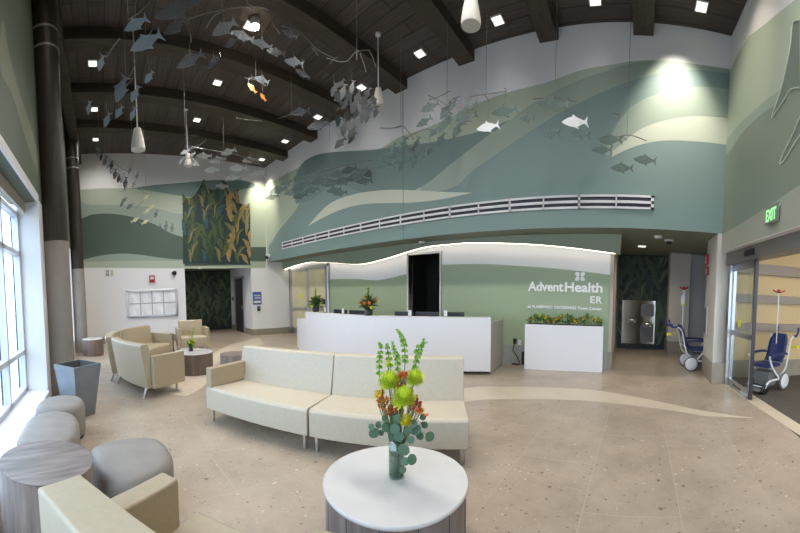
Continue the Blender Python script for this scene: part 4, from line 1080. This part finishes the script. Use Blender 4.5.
# local -y is the facing direction, so the sitter's left arm lies at local +x ... the near back corner is at local x = -hw seen from the camera
sgn = 1 if V((math.cos(rz_), math.sin(rz_), 0)).dot(rg) > 0 else -1
f = MB(); sweep(f, [(-hw+.11, 0), (hw-.11, 0)], [(0, .165), (0, SHt-.03), (.03, SHt), (.70, SHt-.02), (.70, .165)]); f.build('seat', VINYL_DIM, t, bevel=.015, weld=True)
f = MB(); sweep(f, [(-hw, 0), (hw, 0)], [(.66, .165), (.67, BHt-.05), (.68, BHt-.03), (.88, BHt-.03), (.89, BHt-.04), (.87, .165)]); f.build('backrest', VINYL_DIM, t, bevel=.014, weld=True)
for s_ in (-1, 1):
    f = MB(); x0_, x1_ = s_*hw, s_*(hw-.12); f.box(min(x0_, x1_), .17, .165, max(x0_, x1_), .68, AHt); f.build('armrest', VINYL_SHADED, t, bevel=.014, weld=True)
    for y in (.22, .8):
        f = MB(); leg(f, s_*(hw-.07), y); f.build('leg', CHROME, t)

# round tables --------------------------------------------------------
def drum_table(loc, r, h, topm, sidem, label, top_t=.03, over=.0, facets=0):
    t = empty('drum_table', loc, random.uniform(0, 3), label, 'table')
    f = MB(); f.lathe([(r-over, 0), (r-over, h-top_t)], 64, smooth=True, cap=True); f.build('body', sidem, t)
    f = MB(); f.lathe([(r-.006, h-top_t), (r, h-top_t+.006), (r, h-.006), (r-.006, h)], 64); f.build('table_top', topm, t)
    return t
WG2 = mat('grey_vertical_wood', (.235, .205, .195), .5, var=.22, scale=3.2, stretch=(7, 7, .5))
t = drum_table((-1.42, 1.64, 0), .475, .43, STONE, WG2, 'round white stone topped table with grey wood sides in front of the long sofa', .025, .015)
f = MB()
for k in range(14):
    a = 2*PI*k/14; f.box(-.002, .459, .0, .002, .4608, .404, 0, Matrix.Rotation(a, 4, 'Z'))
f.build('panel_seam', DARK, t)
drum_table((-7.06, 1.90, 0), .42, .45, STONE, mat('brown_wood_drum', (.17, .125, .10), .5, var=.3, scale=3, stretch=(7, 7, .5)), 'round table with white top and brown wood sides inside the curved sofa', .02, .01)
drum_table((-2.31, -.44, 0), .33, .55, WOODT, WOODG, 'grey wood drum table with streaked top beside the near armchair', .004)
drum_table((-10.0, 1.75, 0), .33, .55, WOODG, MATS['brown_wood_drum'], 'brown wood drum table between the curved sofa and the far armchair', .01)
drum_table((-10.15, -.32, 0), .31, .5, STONE, MATS['brown_wood_drum'], 'white topped brown drum table by the far column', .02)
drum_table((-6.1, 2.45, 0), .27, .5, WOODT, WOODG, 'small wood drum table just behind the long sofa', .01)

# ottomans ------------------------------------------------------------
def ottoman(outl, h, label, puff=.035):
    c = V((sum(p[0] for p in outl)/len(outl), sum(p[1] for p in outl)/len(outl), 0))
    P = smoothline([(p[0]-c.x, p[1]-c.y) for p in outl], 8, True)
    t = empty('ottoman', c, 0, label, 'ottoman', 'grey pebble ottomans')
    f = MB(); n = len(P)
    rings = [(1.0, .04, -.012), (1.0, .06, 0), (1.0, h-.10, .0), (1.0, h-.06, -.004), (1.0, h-.03, -.018), (1.0, h-.008, -.045), (1.0, h, -.085)]
    vs = []; fs = []
    def ins(p, d):
        L = math.hypot(*p); k = max(.05, (L + d)/L); return (p[0]*k, p[1]*k)
    for (s, z, d) in rings: vs += [(*ins(p, d), z) for p in P]
    for sc, z in ((.6, h+.006), (.25, h+.010)): vs += [(p[0]*sc, p[1]*sc, z) for p in P]
    m = len(rings) + 2
    for i in range(m-1):
        for k in range(n): fs.append((i*n+k, i*n+(k+1) % n, (i+1)*n+(k+1) % n, (i+1)*n+k))
    vs.append((0, 0, h+.011))
    for k in range(n): fs.append(((m-1)*n+k, (m-1)*n+(k+1) % n, len(vs)-1))
    f.add(vs, fs, 0, None, True); f.build('cushion', OTTO, t)
    f = MB(); f.prism([ (p[0]*.93, p[1]*.93) for p in P], 0, .045); f.build('base', BLACKP, t)
    return t
ottoman([(-2.84, -.14), (-2.98, .14), (-2.92, .42), (-2.64, .50), (-2.40, .42), (-2.26, .16), (-2.34, -.03), (-2.58, -.11)], .43, 'grey pebble ottoman between the wood drum table and the near armchair')
ottoman([(-2.90, -.80), (-3.25, -.85), (-3.6, -.82), (-3.80, -.60), (-3.68, -.36), (-3.36, -.28), (-3.0, -.32), (-2.83, -.54)], .43, 'grey pebble ottoman under the windowsill, beside the wood drum table')
ottoman([(-3.92, -.83), (-4.24, -.82), (-4.44, -.62), (-4.38, -.36), (-4.14, -.27), (-3.92, -.36), (-3.84, -.58)], .43, 'grey pebble ottoman under the windowsill in front of the waste bin')

# waste bin -----------------------------------------------------------
t = empty('waste_bin', (-4.90, -.40, 0), math.radians(42), 'tall tapered square slate grey waste bin beside the concrete column', 'waste bin')
def taper(mb, s0, s1, z0, z1, mi=0):
    vs = [(-s0, -s0, z0), (s0, -s0, z0), (s0, s0, z0), (-s0, s0, z0), (-s1, -s1, z1), (s1, -s1, z1), (s1, s1, z1), (-s1, s1, z1)]
    return vs
a = .16; b = .245; H_ = .74
vs = taper(None, a, b, 0, H_); vi = taper(None, a-.02, b-.03, .3, H_)
f = MB(); f.add(vs, [(0,3,2,1),(0,1,5,4),(1,2,6,5),(2,3,7,6),(3,0,4,7)]); f.add(vi, [(0,1,2,3),(4,5,1,0),(5,6,2,1),(6,7,3,2),(7,4,0,3)], 1)
f.add(vs[4:] + vi[4:], [(0,1,5,4),(1,2,6,5),(2,3,7,6),(3,0,4,7)], 0)
f.build('body', [TRASH, mat('bin_liner', (.08, .085, .09), .6)], t)

# ================================================================== HERO BOUQUET
vb = V((-1.43, 1.66, .43)); rv = math.hypot(vb.x, vb.y)
def bp(px, py, dd=0.0): return atd(px, py, rv + dd) - vb
t = empty('flower_vase', vb, 0, 'glass cylinder vase of green chrysanthemums, orange blooms and eucalyptus on the white round table', 'flowers')
f = MB(); R_ = .052
f.lathe([(.0, .0), (R_, 0), (R_, .29), (R_-.004, .29), (R_-.004, .012), (0, .012)], 40, cap=False); f.build('vase', glass_mat('vase_glass', (.75, .88, .80), .3), t)
f = MB(); f.lathe([(R_-.006, .014), (R_-.006, .25)], 32); 
f.build('water', mat('green_water', (.07, .13, .085), .2, coat=.4, var=.35, scale=18, stretch=(3, 3, .5)), t)
r3 = random.Random(11)
f = MB()
for i in range(14):
    a = r3.uniform(0, 6.28); f.tube([(math.cos(a)*.03, math.sin(a)*.03, .2), (math.cos(a+1)*.035, math.sin(a+1)*.035, .33), (math.cos(a)*.05, math.sin(a)*.05, .45)], .0035, 5, 7)
f.build('stem', LEAF, t)
MUM = mat('chrysanthemum_lime', (.70, .80, .06), .5); MUMY = mat('chrysanthemum_yellow', (.72, .62, .03), .5)
def mum(px, py, rp, dd, m=MUM, npet=260):
    c = bp(px, py, dd); r = rp/F*rv*1.05
    f = MB(); f.ball(c, r*.35, 12)
    for i in range(npet):
        z = 1 - 2*(i+.5)/npet*.82; q = i*2.39996; s = math.sqrt(max(0, 1-z*z)); d = V((s*math.cos(q), s*math.sin(q), z))
        L = r*(1.0 + r3.uniform(-.12, .12)); side = d.cross(V((.3, .2, 1))).normalized(); up = d.cross(side)
        w = r*.055; p0 = c + d*r*.35; p1 = c + d*L*.8 + up*r*.05; p2 = c + d*L - up*r*.06
        f.add([p0-side*w, p0+side*w, p1+side*w*1.2, p1-side*w*1.2, p2+side*w*.5, p2-side*w*.5], [(0,1,2,3), (3,2,4,5)], 0, None, True)
    f.tube([c, V((c.x*.3, c.y*.3, .2))], .004, 5, 1)
    f.build('chrysanthemum', [m, LEAF[7]], t)
mum(389, 381.5, 11, -.03); mum(414.5, 378.5, 10, -.01); mum(403, 397.7, 12, -.09); mum(406, 420.7, 7, -.08, MUMY, 110); mum(378.5, 395, 6, .02, MUMY, 90); mum(388, 364, 5, .05, MUM, 80)
# orange blooms
f = MB()
for i in range(96):
    cx, cy, sx, sy = r3.choice([(382, 398, 5, 9), (388, 407, 6, 7), (415, 402, 7, 9), (402, 383, 4, 6), (420, 410, 5, 6), (403, 375, 4, 3), (396, 412, 6, 4)])
    c = bp(cx + r3.gauss(0, sx*.55), cy + r3.gauss(0, sy*.55), r3.uniform(-.08, .05)); mi = r3.choice([2, 2, 2, 5, 3])
    fb = MB(); ax = V((r3.uniform(-1, 1), r3.uniform(-1, .2), r3.uniform(.1, 1))).normalized(); s1 = ax.orthogonal().normalized(); s2 = ax.cross(s1)
    for k in range(6):
        q = k*PI/3; d = (s1*math.cos(q) + s2*math.sin(q) + ax*.6)
        leafblade(fb, c, d, .027, .018, mi, .1, 2)
    fb.tube([c, V((c.x*.3, c.y*.3, .22))], .0016, 4, 7)
    fb.build('orange_bloom', LEAF, t)
# bells of ireland spikes
BELL = mat('bell_green', (.28, .50, .06), .5)
def spike(pts, dd, n):
    P = smoothline([tuple(bp(*p, dd)) for p in pts], 6)
    f = MB(); f.tube(P + [], .0028, 5, 1); f.tube([P[-1], (P[-1][0]*.3, P[-1][1]*.3, .25)], .0028, 5, 1)
    for k in range(n):
        s = k/(n-1); idx = min(int(s*(len(P)-1)), len(P)-1); c = V(P[idx]); r = .007 + .011*min(1, s*1.6)
        for j in range(4):
            q = k*.9 + j*PI/2; d = V((math.cos(q), math.sin(q), .35)).normalized(); s1 = d.orthogonal().normalized(); s2 = d.cross(s1)
            vs = [c + d*.004]; m_ = 7
            vs += [c + d*r*1.1 + (s1*math.cos(2*PI*i/m_) + s2*math.sin(2*PI*i/m_))*r*.75 for i in range(m_)]
            f.add(vs, [(0, 1+i, 1+(i+1) % m_) for i in range(m_)], 0, None, True)
    f.build('bell_stem', [BELL, LEAF[7]], t)
spike([(379, 343), (381, 348), (379.5, 360), (379, 374)], .03, 9)
spike([(392.5, 342), (394, 350), (397, 358), (398, 370)], .0, 9)
spike([(397, 330), (401, 336), (404, 346), (405, 362)], -.02, 11)
spike([(424, 339), (422, 347), (418, 356), (415, 368)], .01, 9)
spike([(387, 344), (388, 352), (390, 366)], .06, 6)
spike([(426.5, 343), (421, 345), (417, 352)], .02, 4)
# eucalyptus
EUC = LEAF[6]
leaves = [(374,433,6.5,0),(386.4,427,6,-.03),(378.5,425,4.5,.02),(371.5,427,4.5,0),(381,433,4,.03),(429.7,436.6,6,0),(403.3,450,7.5,-.09),(412,459.5,6,-.1),(405,461.5,5,-.1),(403,470,4,-.09),(399,437,6,-.07),(416,430,6.5,-.03),(424.6,425,4.5,0),(420,436,5,.04),(395,429,6,-.08),(411,440,4.5,-.07),(392,436,5,-.05),(423,417,4,0),(385,418,4,0),(398,419,6,-.06),(408,431,5,-.08),(413,424,5,-.07)]
for (px_, py_, rp, dd) in leaves:
    c = bp(px_, py_, dd); r = rp/F*rv*.88
    f = MB(); d = V((-.65 + r3.uniform(-.35, .35), .6*0 - .75 + r3.uniform(-.3, .3), r3.uniform(-.1, .5)))
    nrm = V((.65, -.76, .25)) * 1.0 + V((r3.uniform(-.5, .5), r3.uniform(-.5, .5), r3.uniform(-.3, .3))); nrm.normalize(); s1 = nrm.orthogonal().normalized(); s2 = nrm.cross(s1)
    m_ = 14; vs = [c + nrm*.003] + [c + (s1*math.cos(2*PI*i/m_)*(1 + .08*math.cos(4*PI*i/m_)) + s2*math.sin(2*PI*i/m_))*r*.95 - nrm*.002*math.sin(4*PI*i/m_) for i in range(m_)]
    f.add(vs, [(0, 1+i, 1+(i+1) % m_) for i in range(m_)], 0, None, True)
    top = V((c.x*.35, c.y*.35, max(.3, c.z*.7 + .12)))
    f.tube([c, (c + top)/2 + V((0, 0, .03)), top], .0016, 4, 1)
    f.build('eucalyptus_leaf', [EUC, LEAF[7]], t)
# small bouquet on the far round table
t = empty('flower_arrangement', (-7.12, 1.86, .45), 0, 'small yellow and green flower arrangement on the far round table', 'flowers')
f = MB(); f.lathe([(.05, 0), (.05, .11), (.045, .11), (.045, .01), (0, .01)], 20, cap=False); f.build('vase', MATS['dark_vase'], t)
f = MB(); r2 = random.Random(5)
for i in range(60):
    a = r2.uniform(0, 2*PI); e = r2.uniform(-.2, 1.3)
    leafblade(f, (math.cos(a)*.02, math.sin(a)*.02, .1 + r2.uniform(0, .08)), (math.cos(a)*math.cos(e), math.sin(a)*math.cos(e), math.sin(e)), r2.uniform(.06, .14), .04, r2.choice([0, 1, 4]))
for (bx, by, h) in ((-.03, -.02, .42), (.04, .06, .50), (.03, .02, .34)):
    f.tube([(0, 0, .08), (bx, by, h)], .004, 5, 7)
    for k in range(16):
        z = .14 + (h-.14)*k/16; a = k*2.1; leafblade(f, (bx*z/h, by*z/h, z), (math.cos(a), math.sin(a), .8), .045, .032, 4, .1, 2)
f.build('foliage', LEAF, t)
for i in range(10):
    f = MB(); a = r2.uniform(0, 2*PI); rr = r2.uniform(.02, .10); c = (math.cos(a)*rr, math.sin(a)*rr, .13 + r2.uniform(0, .12))
    f.ball(c, .018, 8, 3)
    for k in range(8):
        q = k*2*PI/8; leafblade(f, c, (math.cos(q), math.sin(q), .5), .035, .018, 3, .1, 2)
    f.build('flower', LEAF, t)

# ================================================================== TRANSPORT WHEELCHAIRS
def wheelchair(loc, rz, label):
    """faces +x locally"""
    t = empty('transport_wheelchair', loc, rz, label, 'wheelchair')
    def T_(name, m, *tubes):
        f = MB()
        for (p, r) in tubes: f.tube(p, r, 10)
        return f.build(name, m, t)
    for s in (-1, 1):
        y = s*.24
        Mw = Matrix.Translation((-.02, y + s*.04, .165)) @ Matrix.Rotation(PI/2, 4, 'X')
        f = MB(); f.lathe([(.12, -.022), (.16, -.02), (.165, -.01), (.165, .01), (.16, .02), (.12, .022)], 36, M=Mw); w = f.build('wheel', GREYP, t)
        f = MB(); f.lathe([(.0, -.032), (.10, -.03), (.138, -.022), (.14, .022), (.10, .03), (0, .032)], 32, M=Mw); f.build('hub_cover', WFRAME, w)
        Mc = Matrix.Translation((.50, s*.2, .085)) @ Matrix.Rotation(PI/2, 4, 'X')
        f = MB(); f.lathe([(.05, -.015), (.085, -.015), (.085, .015), (.05, .015)], 24, M=Mc); w = f.build('caster', BLACKP, t)
        T_('side_frame', WFRAME, (smoothline([(-.05, y, .17), (.1, y, .24), (.28, y*.9, .42), (.40, y*.9, .60), (.44, y, .66)], 5), .018), (smoothline([(.50, s*.2, .1), (.38, s*.2, .20), (.12, y, .22)], 4), .02))
        T_('back_tube', WFRAME, (smoothline([(.06, y, .28), (-.10, y, .38), (-.17, y, .55), (-.22, y, .78), (-.28, y, .93), (-.38, y, .99)], 5), .016))
        T_('push_handle', NAVY, (smoothline([(-.36, y, .985), (-.47, y, .98), (-.53, y, 1.04), (-.55, y, 1.14)], 5), .022))
        T_('armrest', NAVY, (smoothline([(-.14, y, .66), (.05, y, .68), (.3, y, .67), (.38, y, .64)], 5), .024))
    f = MB(); f.box(.0, -.2, .44, .42, .2, .50); f.build('seat', NAVY, t, bevel=.02)
    f = MB(); n = 8; vs = []; fs = []
    prof = smoothline([(-.02, .50), (-.10, .62), (-.15, .78), (-.20, .92), (-.24, 1.02)], 3)
    for i, (x, z) in enumerate(prof):
        w = .2*min(1, 1.15 - .5*(i/(len(prof)-1))**3)
        for k in range(7):
            u = -1 + 2*k/6; vs.append((x - .03*(1-u*u), u*w, z)); 
        for k in range(7):
            u = 1 - 2*k/6; vs.append((x - .03*(1-u*u) - .035, u*w, z))
    m_ = 14
    for i in range(len(prof)-1):
        for k in range(m_): fs.append((i*m_+k, i*m_+(k+1) % m_, (i+1)*m_+(k+1) % m_, (i+1)*m_+k))
    fs.append(tuple(range(m_))); fs.append(tuple(reversed(range((len(prof)-1)*m_, len(prof)*m_))))
    f.add(vs, fs, 0, None, True); f.build('backrest', NAVY, t, weld=True)
    f = MB(); f.box(.08, -.17, .10, .34, .17, .36); f.build('battery_box', GREYP, t, bevel=.02)
    f = MB(); f.box(.40, -.18, .07, .68, .18, .09); f.build('footplate', GREYP, t, bevel=.008)
    for q_ in (([(.28, -.22, .42), (.28, .22, .42)], .014), ([(-.02, -.24, .165), (-.02, .24, .165)], .014), ([(-.17, -.24, .55), (-.17, .24, .55)], .012), ([(.50, -.2, .12), (.50, .2, .12)], .012)): T_('cross_brace', WFRAME, q_)
    f = MB(); f.box(-.50, .18, .74, -.40, .30, .79); f.tube([(-.22, .24, .80), (-.42, .24, .77)], .008, 6); f.build('release_lever', YELLOWP, t, bevel=.005)
    pz = 1.85
    pole = T_('pole', CHROME, ([(-.20, -.05, .55), (-.20, -.05, pz)], .012))
    f = MB()
    for q in range(4):
        a = q*PI/2 + .4; f.tube(smoothline([(-.20, -.05, pz-.03), (-.20 + .07*math.cos(a), -.05 + .07*math.sin(a), pz-.01), (-.20 + .12*math.cos(a), -.05 + .12*math.sin(a), pz+.02)], 4), .013, 8)
    f.ball((-.20, -.05, pz), .035, 12); f.build('pole_hook', REDP, t)
    return t
p = fl(780, 386)
wheelchair((2.52, 6.0, 0), PI + .6, 'blue and white transport wheelchair in the vestibule behind the sliding door')
wheelchair((1.20, 7.75, 0), .1, 'blue and white transport wheelchair parked in the hall behind the pillar')
f = MB(); q = (.72, 8.0)
t = empty('tag_card', (1.03, 7.70, 1.6), 0, 'white and yellow card hanging on the pole of the wheelchair in the hall', 'card')
f = MB(); f.box(-.09, -.09, -.10, -.01, -.084, .08); f.build('card', WHITEP, t); f = MB(); f.box(-.095, -.091, -.13, -.005, -.083, -.10); f.build('card_edge', YELLOWP, t)
# ================================================================== HANGING FISH MOBILES
def fish_data():
    top = [(.5, .0), (.40, .05), (.22, .115), (.08, .14), (.05, .20), (-.06, .13), (-.2, .085), (-.33, .04), (-.38, .05), (-.5, .17), (-.45, .0)]
    bot = [(-.5, -.15), (-.38, -.05), (-.33, -.035), (-.2, -.08), (-.08, -.12), (-.12, -.19), (.03, -.14), (.2, -.12), (.40, -.06)]
    return [(x, y*1.3) for x, y in top + bot]
def fish(parent, c, L, ang, dirv, m):
    """flat acrylic fish cut-out, nose along dirv tilted by ang, local to parent"""
    mb = MB(); h = V((dirv[0], dirv[1], 0)).normalized(); n = V((-h.y, h.x, 0)); up = V((0, 0, 1))
    ca, sa = math.cos(ang), math.sin(ang); ax = h*ca + up*sa; ay = -h*sa + up*ca
    th = max(.006, L*.02)
    M = Matrix(((ax.x*L, ay.x*L, n.x, c[0]), (ax.y*L, ay.y*L, n.y, c[1]), (ax.z*L, ay.z*L, n.z, c[2]), (0, 0, 0, 1)))
    mb.prism(fish_data(), -th/2, th/2, 0, M)
    return mb.build('fish', m, parent)
def mobile(label, r, fishes, arms, hang, m, seed=0, mixm=None, wires=True):
    """fishes: (px, py, length_px, screen_angle_deg) with the nose to screen left unless length < 0"""
    rn = random.Random(seed); p0 = atd(hang[0], hang[1], r)
    t = empty('fish_mobile', p0, 0, label, 'fish mobile', 'hanging acrylic fish mobiles')
    right = V((-p0.y, p0.x, 0)).normalized()*-1     # screen right seen from the camera
    for i, fdesc in enumerate(fishes):
        px, py, lp, an = fdesc[:4]; rr = r + rn.uniform(-.35, .35)*(.4 if len(fishes) < 5 else 1); c = atd(px, py, rr); L = abs(lp)/F*math.hypot(rr, 0)
        # foreshorten a little: turn the fish out of the picture plane
        tw = rn.uniform(-.3, .3); d = (-right if lp > 0 else right); d = Matrix.Rotation(tw, 3, 'Z') @ d
        fm = mixm[i % len(mixm)] if mixm else m
        fish(t, c - p0, L*1.04, -math.radians(an), d, fm)
        if wires:
            mbw = MB(); mbw.tube([c - p0 + V((0, 0, L*.1)), c - p0 + V((0, 0, L*.1 + rn.uniform(.12, .3)))], .0025, 4); mbw.build('thread', WIRE, t)
    for a in arms:
        P = smoothline([tuple(atd(q[0], q[1], r + .1) - p0) for q in a], 6)
        mb = MB(); mb.tube(P, .008, 6); mb.build('arm', WIRE, t)
    mb = MB(); top = zc(min(p0.y, D)) - p0.z; mb.tube([(0, 0, 0), (0, 0, top)], .0045, 5); mb.build('hanging_wire', WIRE, t)
    return t
# bluish school nearest, upper left
mobile('blue fish mobile close overhead at the upper left, its large fish pointing down', 5.2, [(136,24,27,32),(146,42,34,25),(101,63,16,70)], [[(151,0),(140,12),(128,20)],[(120,38),(113,47),(106,58)],[(152,30),(146,40),(140,48)]], (128, 14), FISH_B, 1)
mobile('blue fish mobile hanging before the pendant rod at the upper left', 6.0, [(121,89,28,66),(149,77,15,55),(135,94,17,60),(89,108,13,78),(107,120,15,66),(119,112,15,58),(133,114,13,64)], [[(133,78),(128,84),(122,90)],[(136,60),(132,72),(126,80)]], (126, 78), FISH_B, 2)
mobile('mobile of large pale grey fish left of the bright spotlight', 5.6, [(178,8,44,14),(175,27,26,28),(224,28,28,32),(243,36,22,-10),(190,60,28,22),(262,44,20,-15)], [[(186,20),(200,15),(222,10),(243,7),(262,8),(268,10)],[(206,28),(214,16),(226,10)],[(184,20),(190,34),(191,42)],[(246,0),(252,10)]], (222, 9), FISH_G, 3)
mobile('faint grey fish mobile turning around the bright spotlight', 6.6, [(232,42,18,10),(214,62,16,20),(276,52,18,-10),(290,34,16,-25),(294,62,20,-20),(303,74,16,-25),(262,80,16,-30)], [[(272,8),(272,22),(280,34)],[(282,26),(298,31),(308,40),(318,50),(334,58)],[(330,64),(334,59),(338,57)],[(312,48),(316,52),(318,56)]], (300, 30), FISH_G, 4)
mobile('pair of orange fish hanging below the bright spotlight', 7.4, [(252,88,12,-48),(263,97,9,-55)], [[(245,78),(256,80),(266,86)],[(248,84),(250,78),(258,78)]], (256, 79), FISH_O, 5)
# dark specks near the end wall
sp = [(98 + i*2.3 + (i % 3), 152 + i*2.6 + (i*7 % 5), 8 + (i*5 % 4), 75 if i % 2 else 65) for i in range(13)]
mobile('school of tiny dark fish strung diagonally before the white end wall', 9.2, sp, [[(96,148),(106,156),(118,166),(128,172)]], (100, 150), FISH_G, 6, [FISH_G, FISH_D])
sp2 = [(124,200,8,40),(130,206,9,40),(122,204,7,50),(166,226,10,80),(172,228,9,80),(160,228,9,85),(156,214,8,70),(134,184,8,60),(137,176,8,70),(130,170,9,65)]
mobile('sparse mobile of small dark fish low against the green end wall', 9.6, sp2, [[(120,192),(134,188),(150,196)]], (134, 186), FISH_G, 7)
mobile('cluster of cream yellow fish hanging before the green end wall', 9.0, [(146.5,197,-7,-40),(151.5,207,-8,-30),(147,211,-8,-30),(135,220,-9,-25),(145,222,-8,-30)], [[(136,208),(144,200),(150,196)]], (146, 190), FISH_Y, 8)
mobile('small bright clear fish mobile beside the pendant above the kelp panel', 7.6, [(185,152,10,20),(195,164,9,-20),(181,162,9,60),(192,155,8,30)], [[(178,166),(188,158),(198,163)],[(206,140),(198,146),(186,152)]], (186, 148), mat('clear_acrylic', (.62, .66, .7), .15), 9)
sp3 = [(190,148,14,10),(204,156,16,0),(218,160,18,5),(228,152,16,15),(212,170,16,-5),(238,168,18,0),(250,160,16,5),(232,178,16,5),(222,186,14,0),(258,174,16,0)]  # fish shadows on the end wall, modelled as hanging cut-outs
mobile('wide school of fish shadows as grey cut-outs over the top of the kelp panel', 9.8, sp3, [[(186,146),(210,150),(240,156),(262,166)]], (224, 152), trans_mat('shadow_grey_acrylic', (.22, .25, .24), .32), 10)
sp4 = [(278,190,18,12),(288,182,16,15),(293,192,17,10),(301,186,18,12),(307,178,17,20),(312,190,16,15),(320,181,18,15),(324,173,18,18),(331,183,19,12),(334,190,15,10),(338,174,18,15),(344,181,18,15),(349,170,17,18),(354,178,18,12),(360,172,16,15),(364,181,17,10),(370,174,16,12),(340,193,15,10),(300,196,15,8),(272,197,14,12)]  # wall shadows of fish, built as a dim translucent school
mobile('large flat school of fish shadows as slate cut-outs crossing the teal part of the mural', 8.6, sp4, [[(282,190),(310,176),(345,166),(372,160)]], (330, 166), trans_mat('shadow_slate_acrylic', (.09, .14, .145), .42), 11)
sp5 = [(334,90,14,70),(338,98,15,-65),(343,92,16,75),(345,104,14,60),(349,97,16,-70),(352,88,14,75),(354,106,17,70),(358,98,18,80),(361,110,15,-65),(364,102,17,70),(367,94,14,60),(370,108,16,75),(374,101,14,-70),(376,112,13,70),(340,84,12,40),(363,116,15,75)]
mobile('dense dark fish cluster hanging at the ceiling edge left of the small pendant', 6.1, sp5, [[(334,100),(350,104),(370,106),(384,104)],[(326,58),(345,62),(356,52),(369,50)],[(369,50),(373,58),(376,68)],[(360,53),(364,64),(366,72)]], (357, 60), FISH_D, 12)
sp6 = [(344,128,16,80),(349,124,14,60),(352,132,14,55),(367,117,12,75),(357,112,15,60),(352,138,13,50),(340,143,16,45),(338,120,14,85),(363,105,14,80),(347,114,12,75)]
mobile('dark fish hanging in front of the white upper wall, below the dense cluster', 7.4, sp6, [[(336,110),(350,104),(366,100)]], (350, 105), FISH_D, 13)
sp7 = [(430,107,20,25),(424,122,17,25),(446,111,20,55),(443,125,18,60),(461,114,17,50),(457,130,17,60),(470,106,16,20),(468,118,18,20),(453,105,12,60),(449,119,14,70),(441,139,15,60),(434,132,14,45),(463,122,13,35)]
mobile('teal fish mobile with crossed arms near the fifth beam end', 6.3, sp7, [[(428,95),(440,101),(447,105)],[(429,100),(438,97),(450,91)],[(447,105),(452,100),(460,96)],[(465,100),(473,96),(486,94),(494,93),(505,91)],[(484,94),(487,98),(489,102)]], (447, 103), FISH_T, 14)
sp8 = [(399,152,15,60),(404,144,14,70),(412,150,13,60),(417,143,12,65),(388,156,14,30),(395,160,13,60),(402,164,14,70),(408,158,13,50),(422,156,12,55),(385,166,16,15),(430,150,12,60),(414,162,12,60),(392,148,12,50)]
mobile('teal fish mobile low in front of the wall seam, left of the crossed arm mobile', 6.9, sp8, [[(396,127),(403,126),(410,134),(414,140)],[(403,140),(414,134),(426,129),(434,132)],[(380,128),(392,128),(404,126)]], (401, 126), FISH_T, 15)
mobile('bright white fish hanging with a dark teal one under the long arm', 5.6, [(488,127,22,12),(505,111,26,10),(527,119,16,5)], [[(465,100),(474,96),(486,94)],[(486,94),(496,93),(506,91)],[(504,88),(506,90),(506,98)]], (486, 93), FISH_T, 16, [FISH_W, FISH_T, FISH_T])
mobile('bright white fish hanging under a thin level arm over the teal mural', 5.6, [(575,122,26,8),(553,104,30,5),(550,134,20,0),(580,134,20,0)], [[(533,99),(545,98),(555,98),(566,100),(577,102)],[(554,98),(558,104),(550,106)]], (555, 98), FISH_T, 17, [FISH_W, FISH_T, trans_mat('faint_teal', (.13, .2, .2), .35), MATS['faint_teal']])
mobile('teal fish trio under a drooping arm above the right end of the air vent', 5.7, [(610,140,24,3),(602,150,20,0),(645,160,22,-3),(622,168,22,3)], [[(606,134),(618,137),(626,135),(634,136),(647,141)],[(612,142),(620,136),(627,140)],[(613,113),(619,115),(617,121)]], (627, 134), trans_mat('faint_teal_two', (.13, .19, .17), .5), 18)
mobile('thin bare mobile arm with two small grey fish before the dark ceiling beams', 8.0, [(300,112,20,10),(318,125,22,15)], [[(277,119),(290,115),(301,111)],[(236,118),(248,120),(262,121)]], (292, 114), FISH_G, 19)
# free hanging wires against the ceiling are part of each mobile

# ================================================================== LIGHT AND WORLD
w = bpy.data.worlds.new('world'); scene.world = w; w.use_nodes = True
bg = w.node_tree.nodes['Background']; bg.inputs['Color'].default_value = (.84, .92, 1, 1); bg.inputs['Strength'].default_value = 6.0
# daylight through the window wall
for (x0_, x1_) in ((-10.5, -6.3), (-5.1, -2.0), (-2.0, 1.15)):
    l = area('window_portal', ((x0_+x1_)/2, YG-.1, 1.75), x1_-x0_, 2.9, 10, (1, 1, 1), tgt=(0, 1, 0))
    l.data.cycles.is_portal = True
sun = bpy.data.lights.new('sun', 'SUN'); sun.energy = 2.0; sun.angle = .05
so = bpy.data.objects.new('sun', sun); COL.objects.link(so); so.rotation_euler = (math.radians(35), 0, math.radians(200))

scene.view_settings.view_transform = 'Standard'; scene.view_settings.look = 'None'; scene.view_settings.gamma = 1.0
scene.view_settings.use_curve_mapping = False
scene.view_settings.exposure = 0.12
scene.cycles.use_denoising = True
scene.cycles.max_bounces = 8; scene.cycles.diffuse_bounces = 5; scene.cycles.transparent_max_bounces = 16
scene.cycles.sample_clamp_indirect = 6
scene.cycles.caustics_reflective = False; scene.cycles.caustics_refractive = False
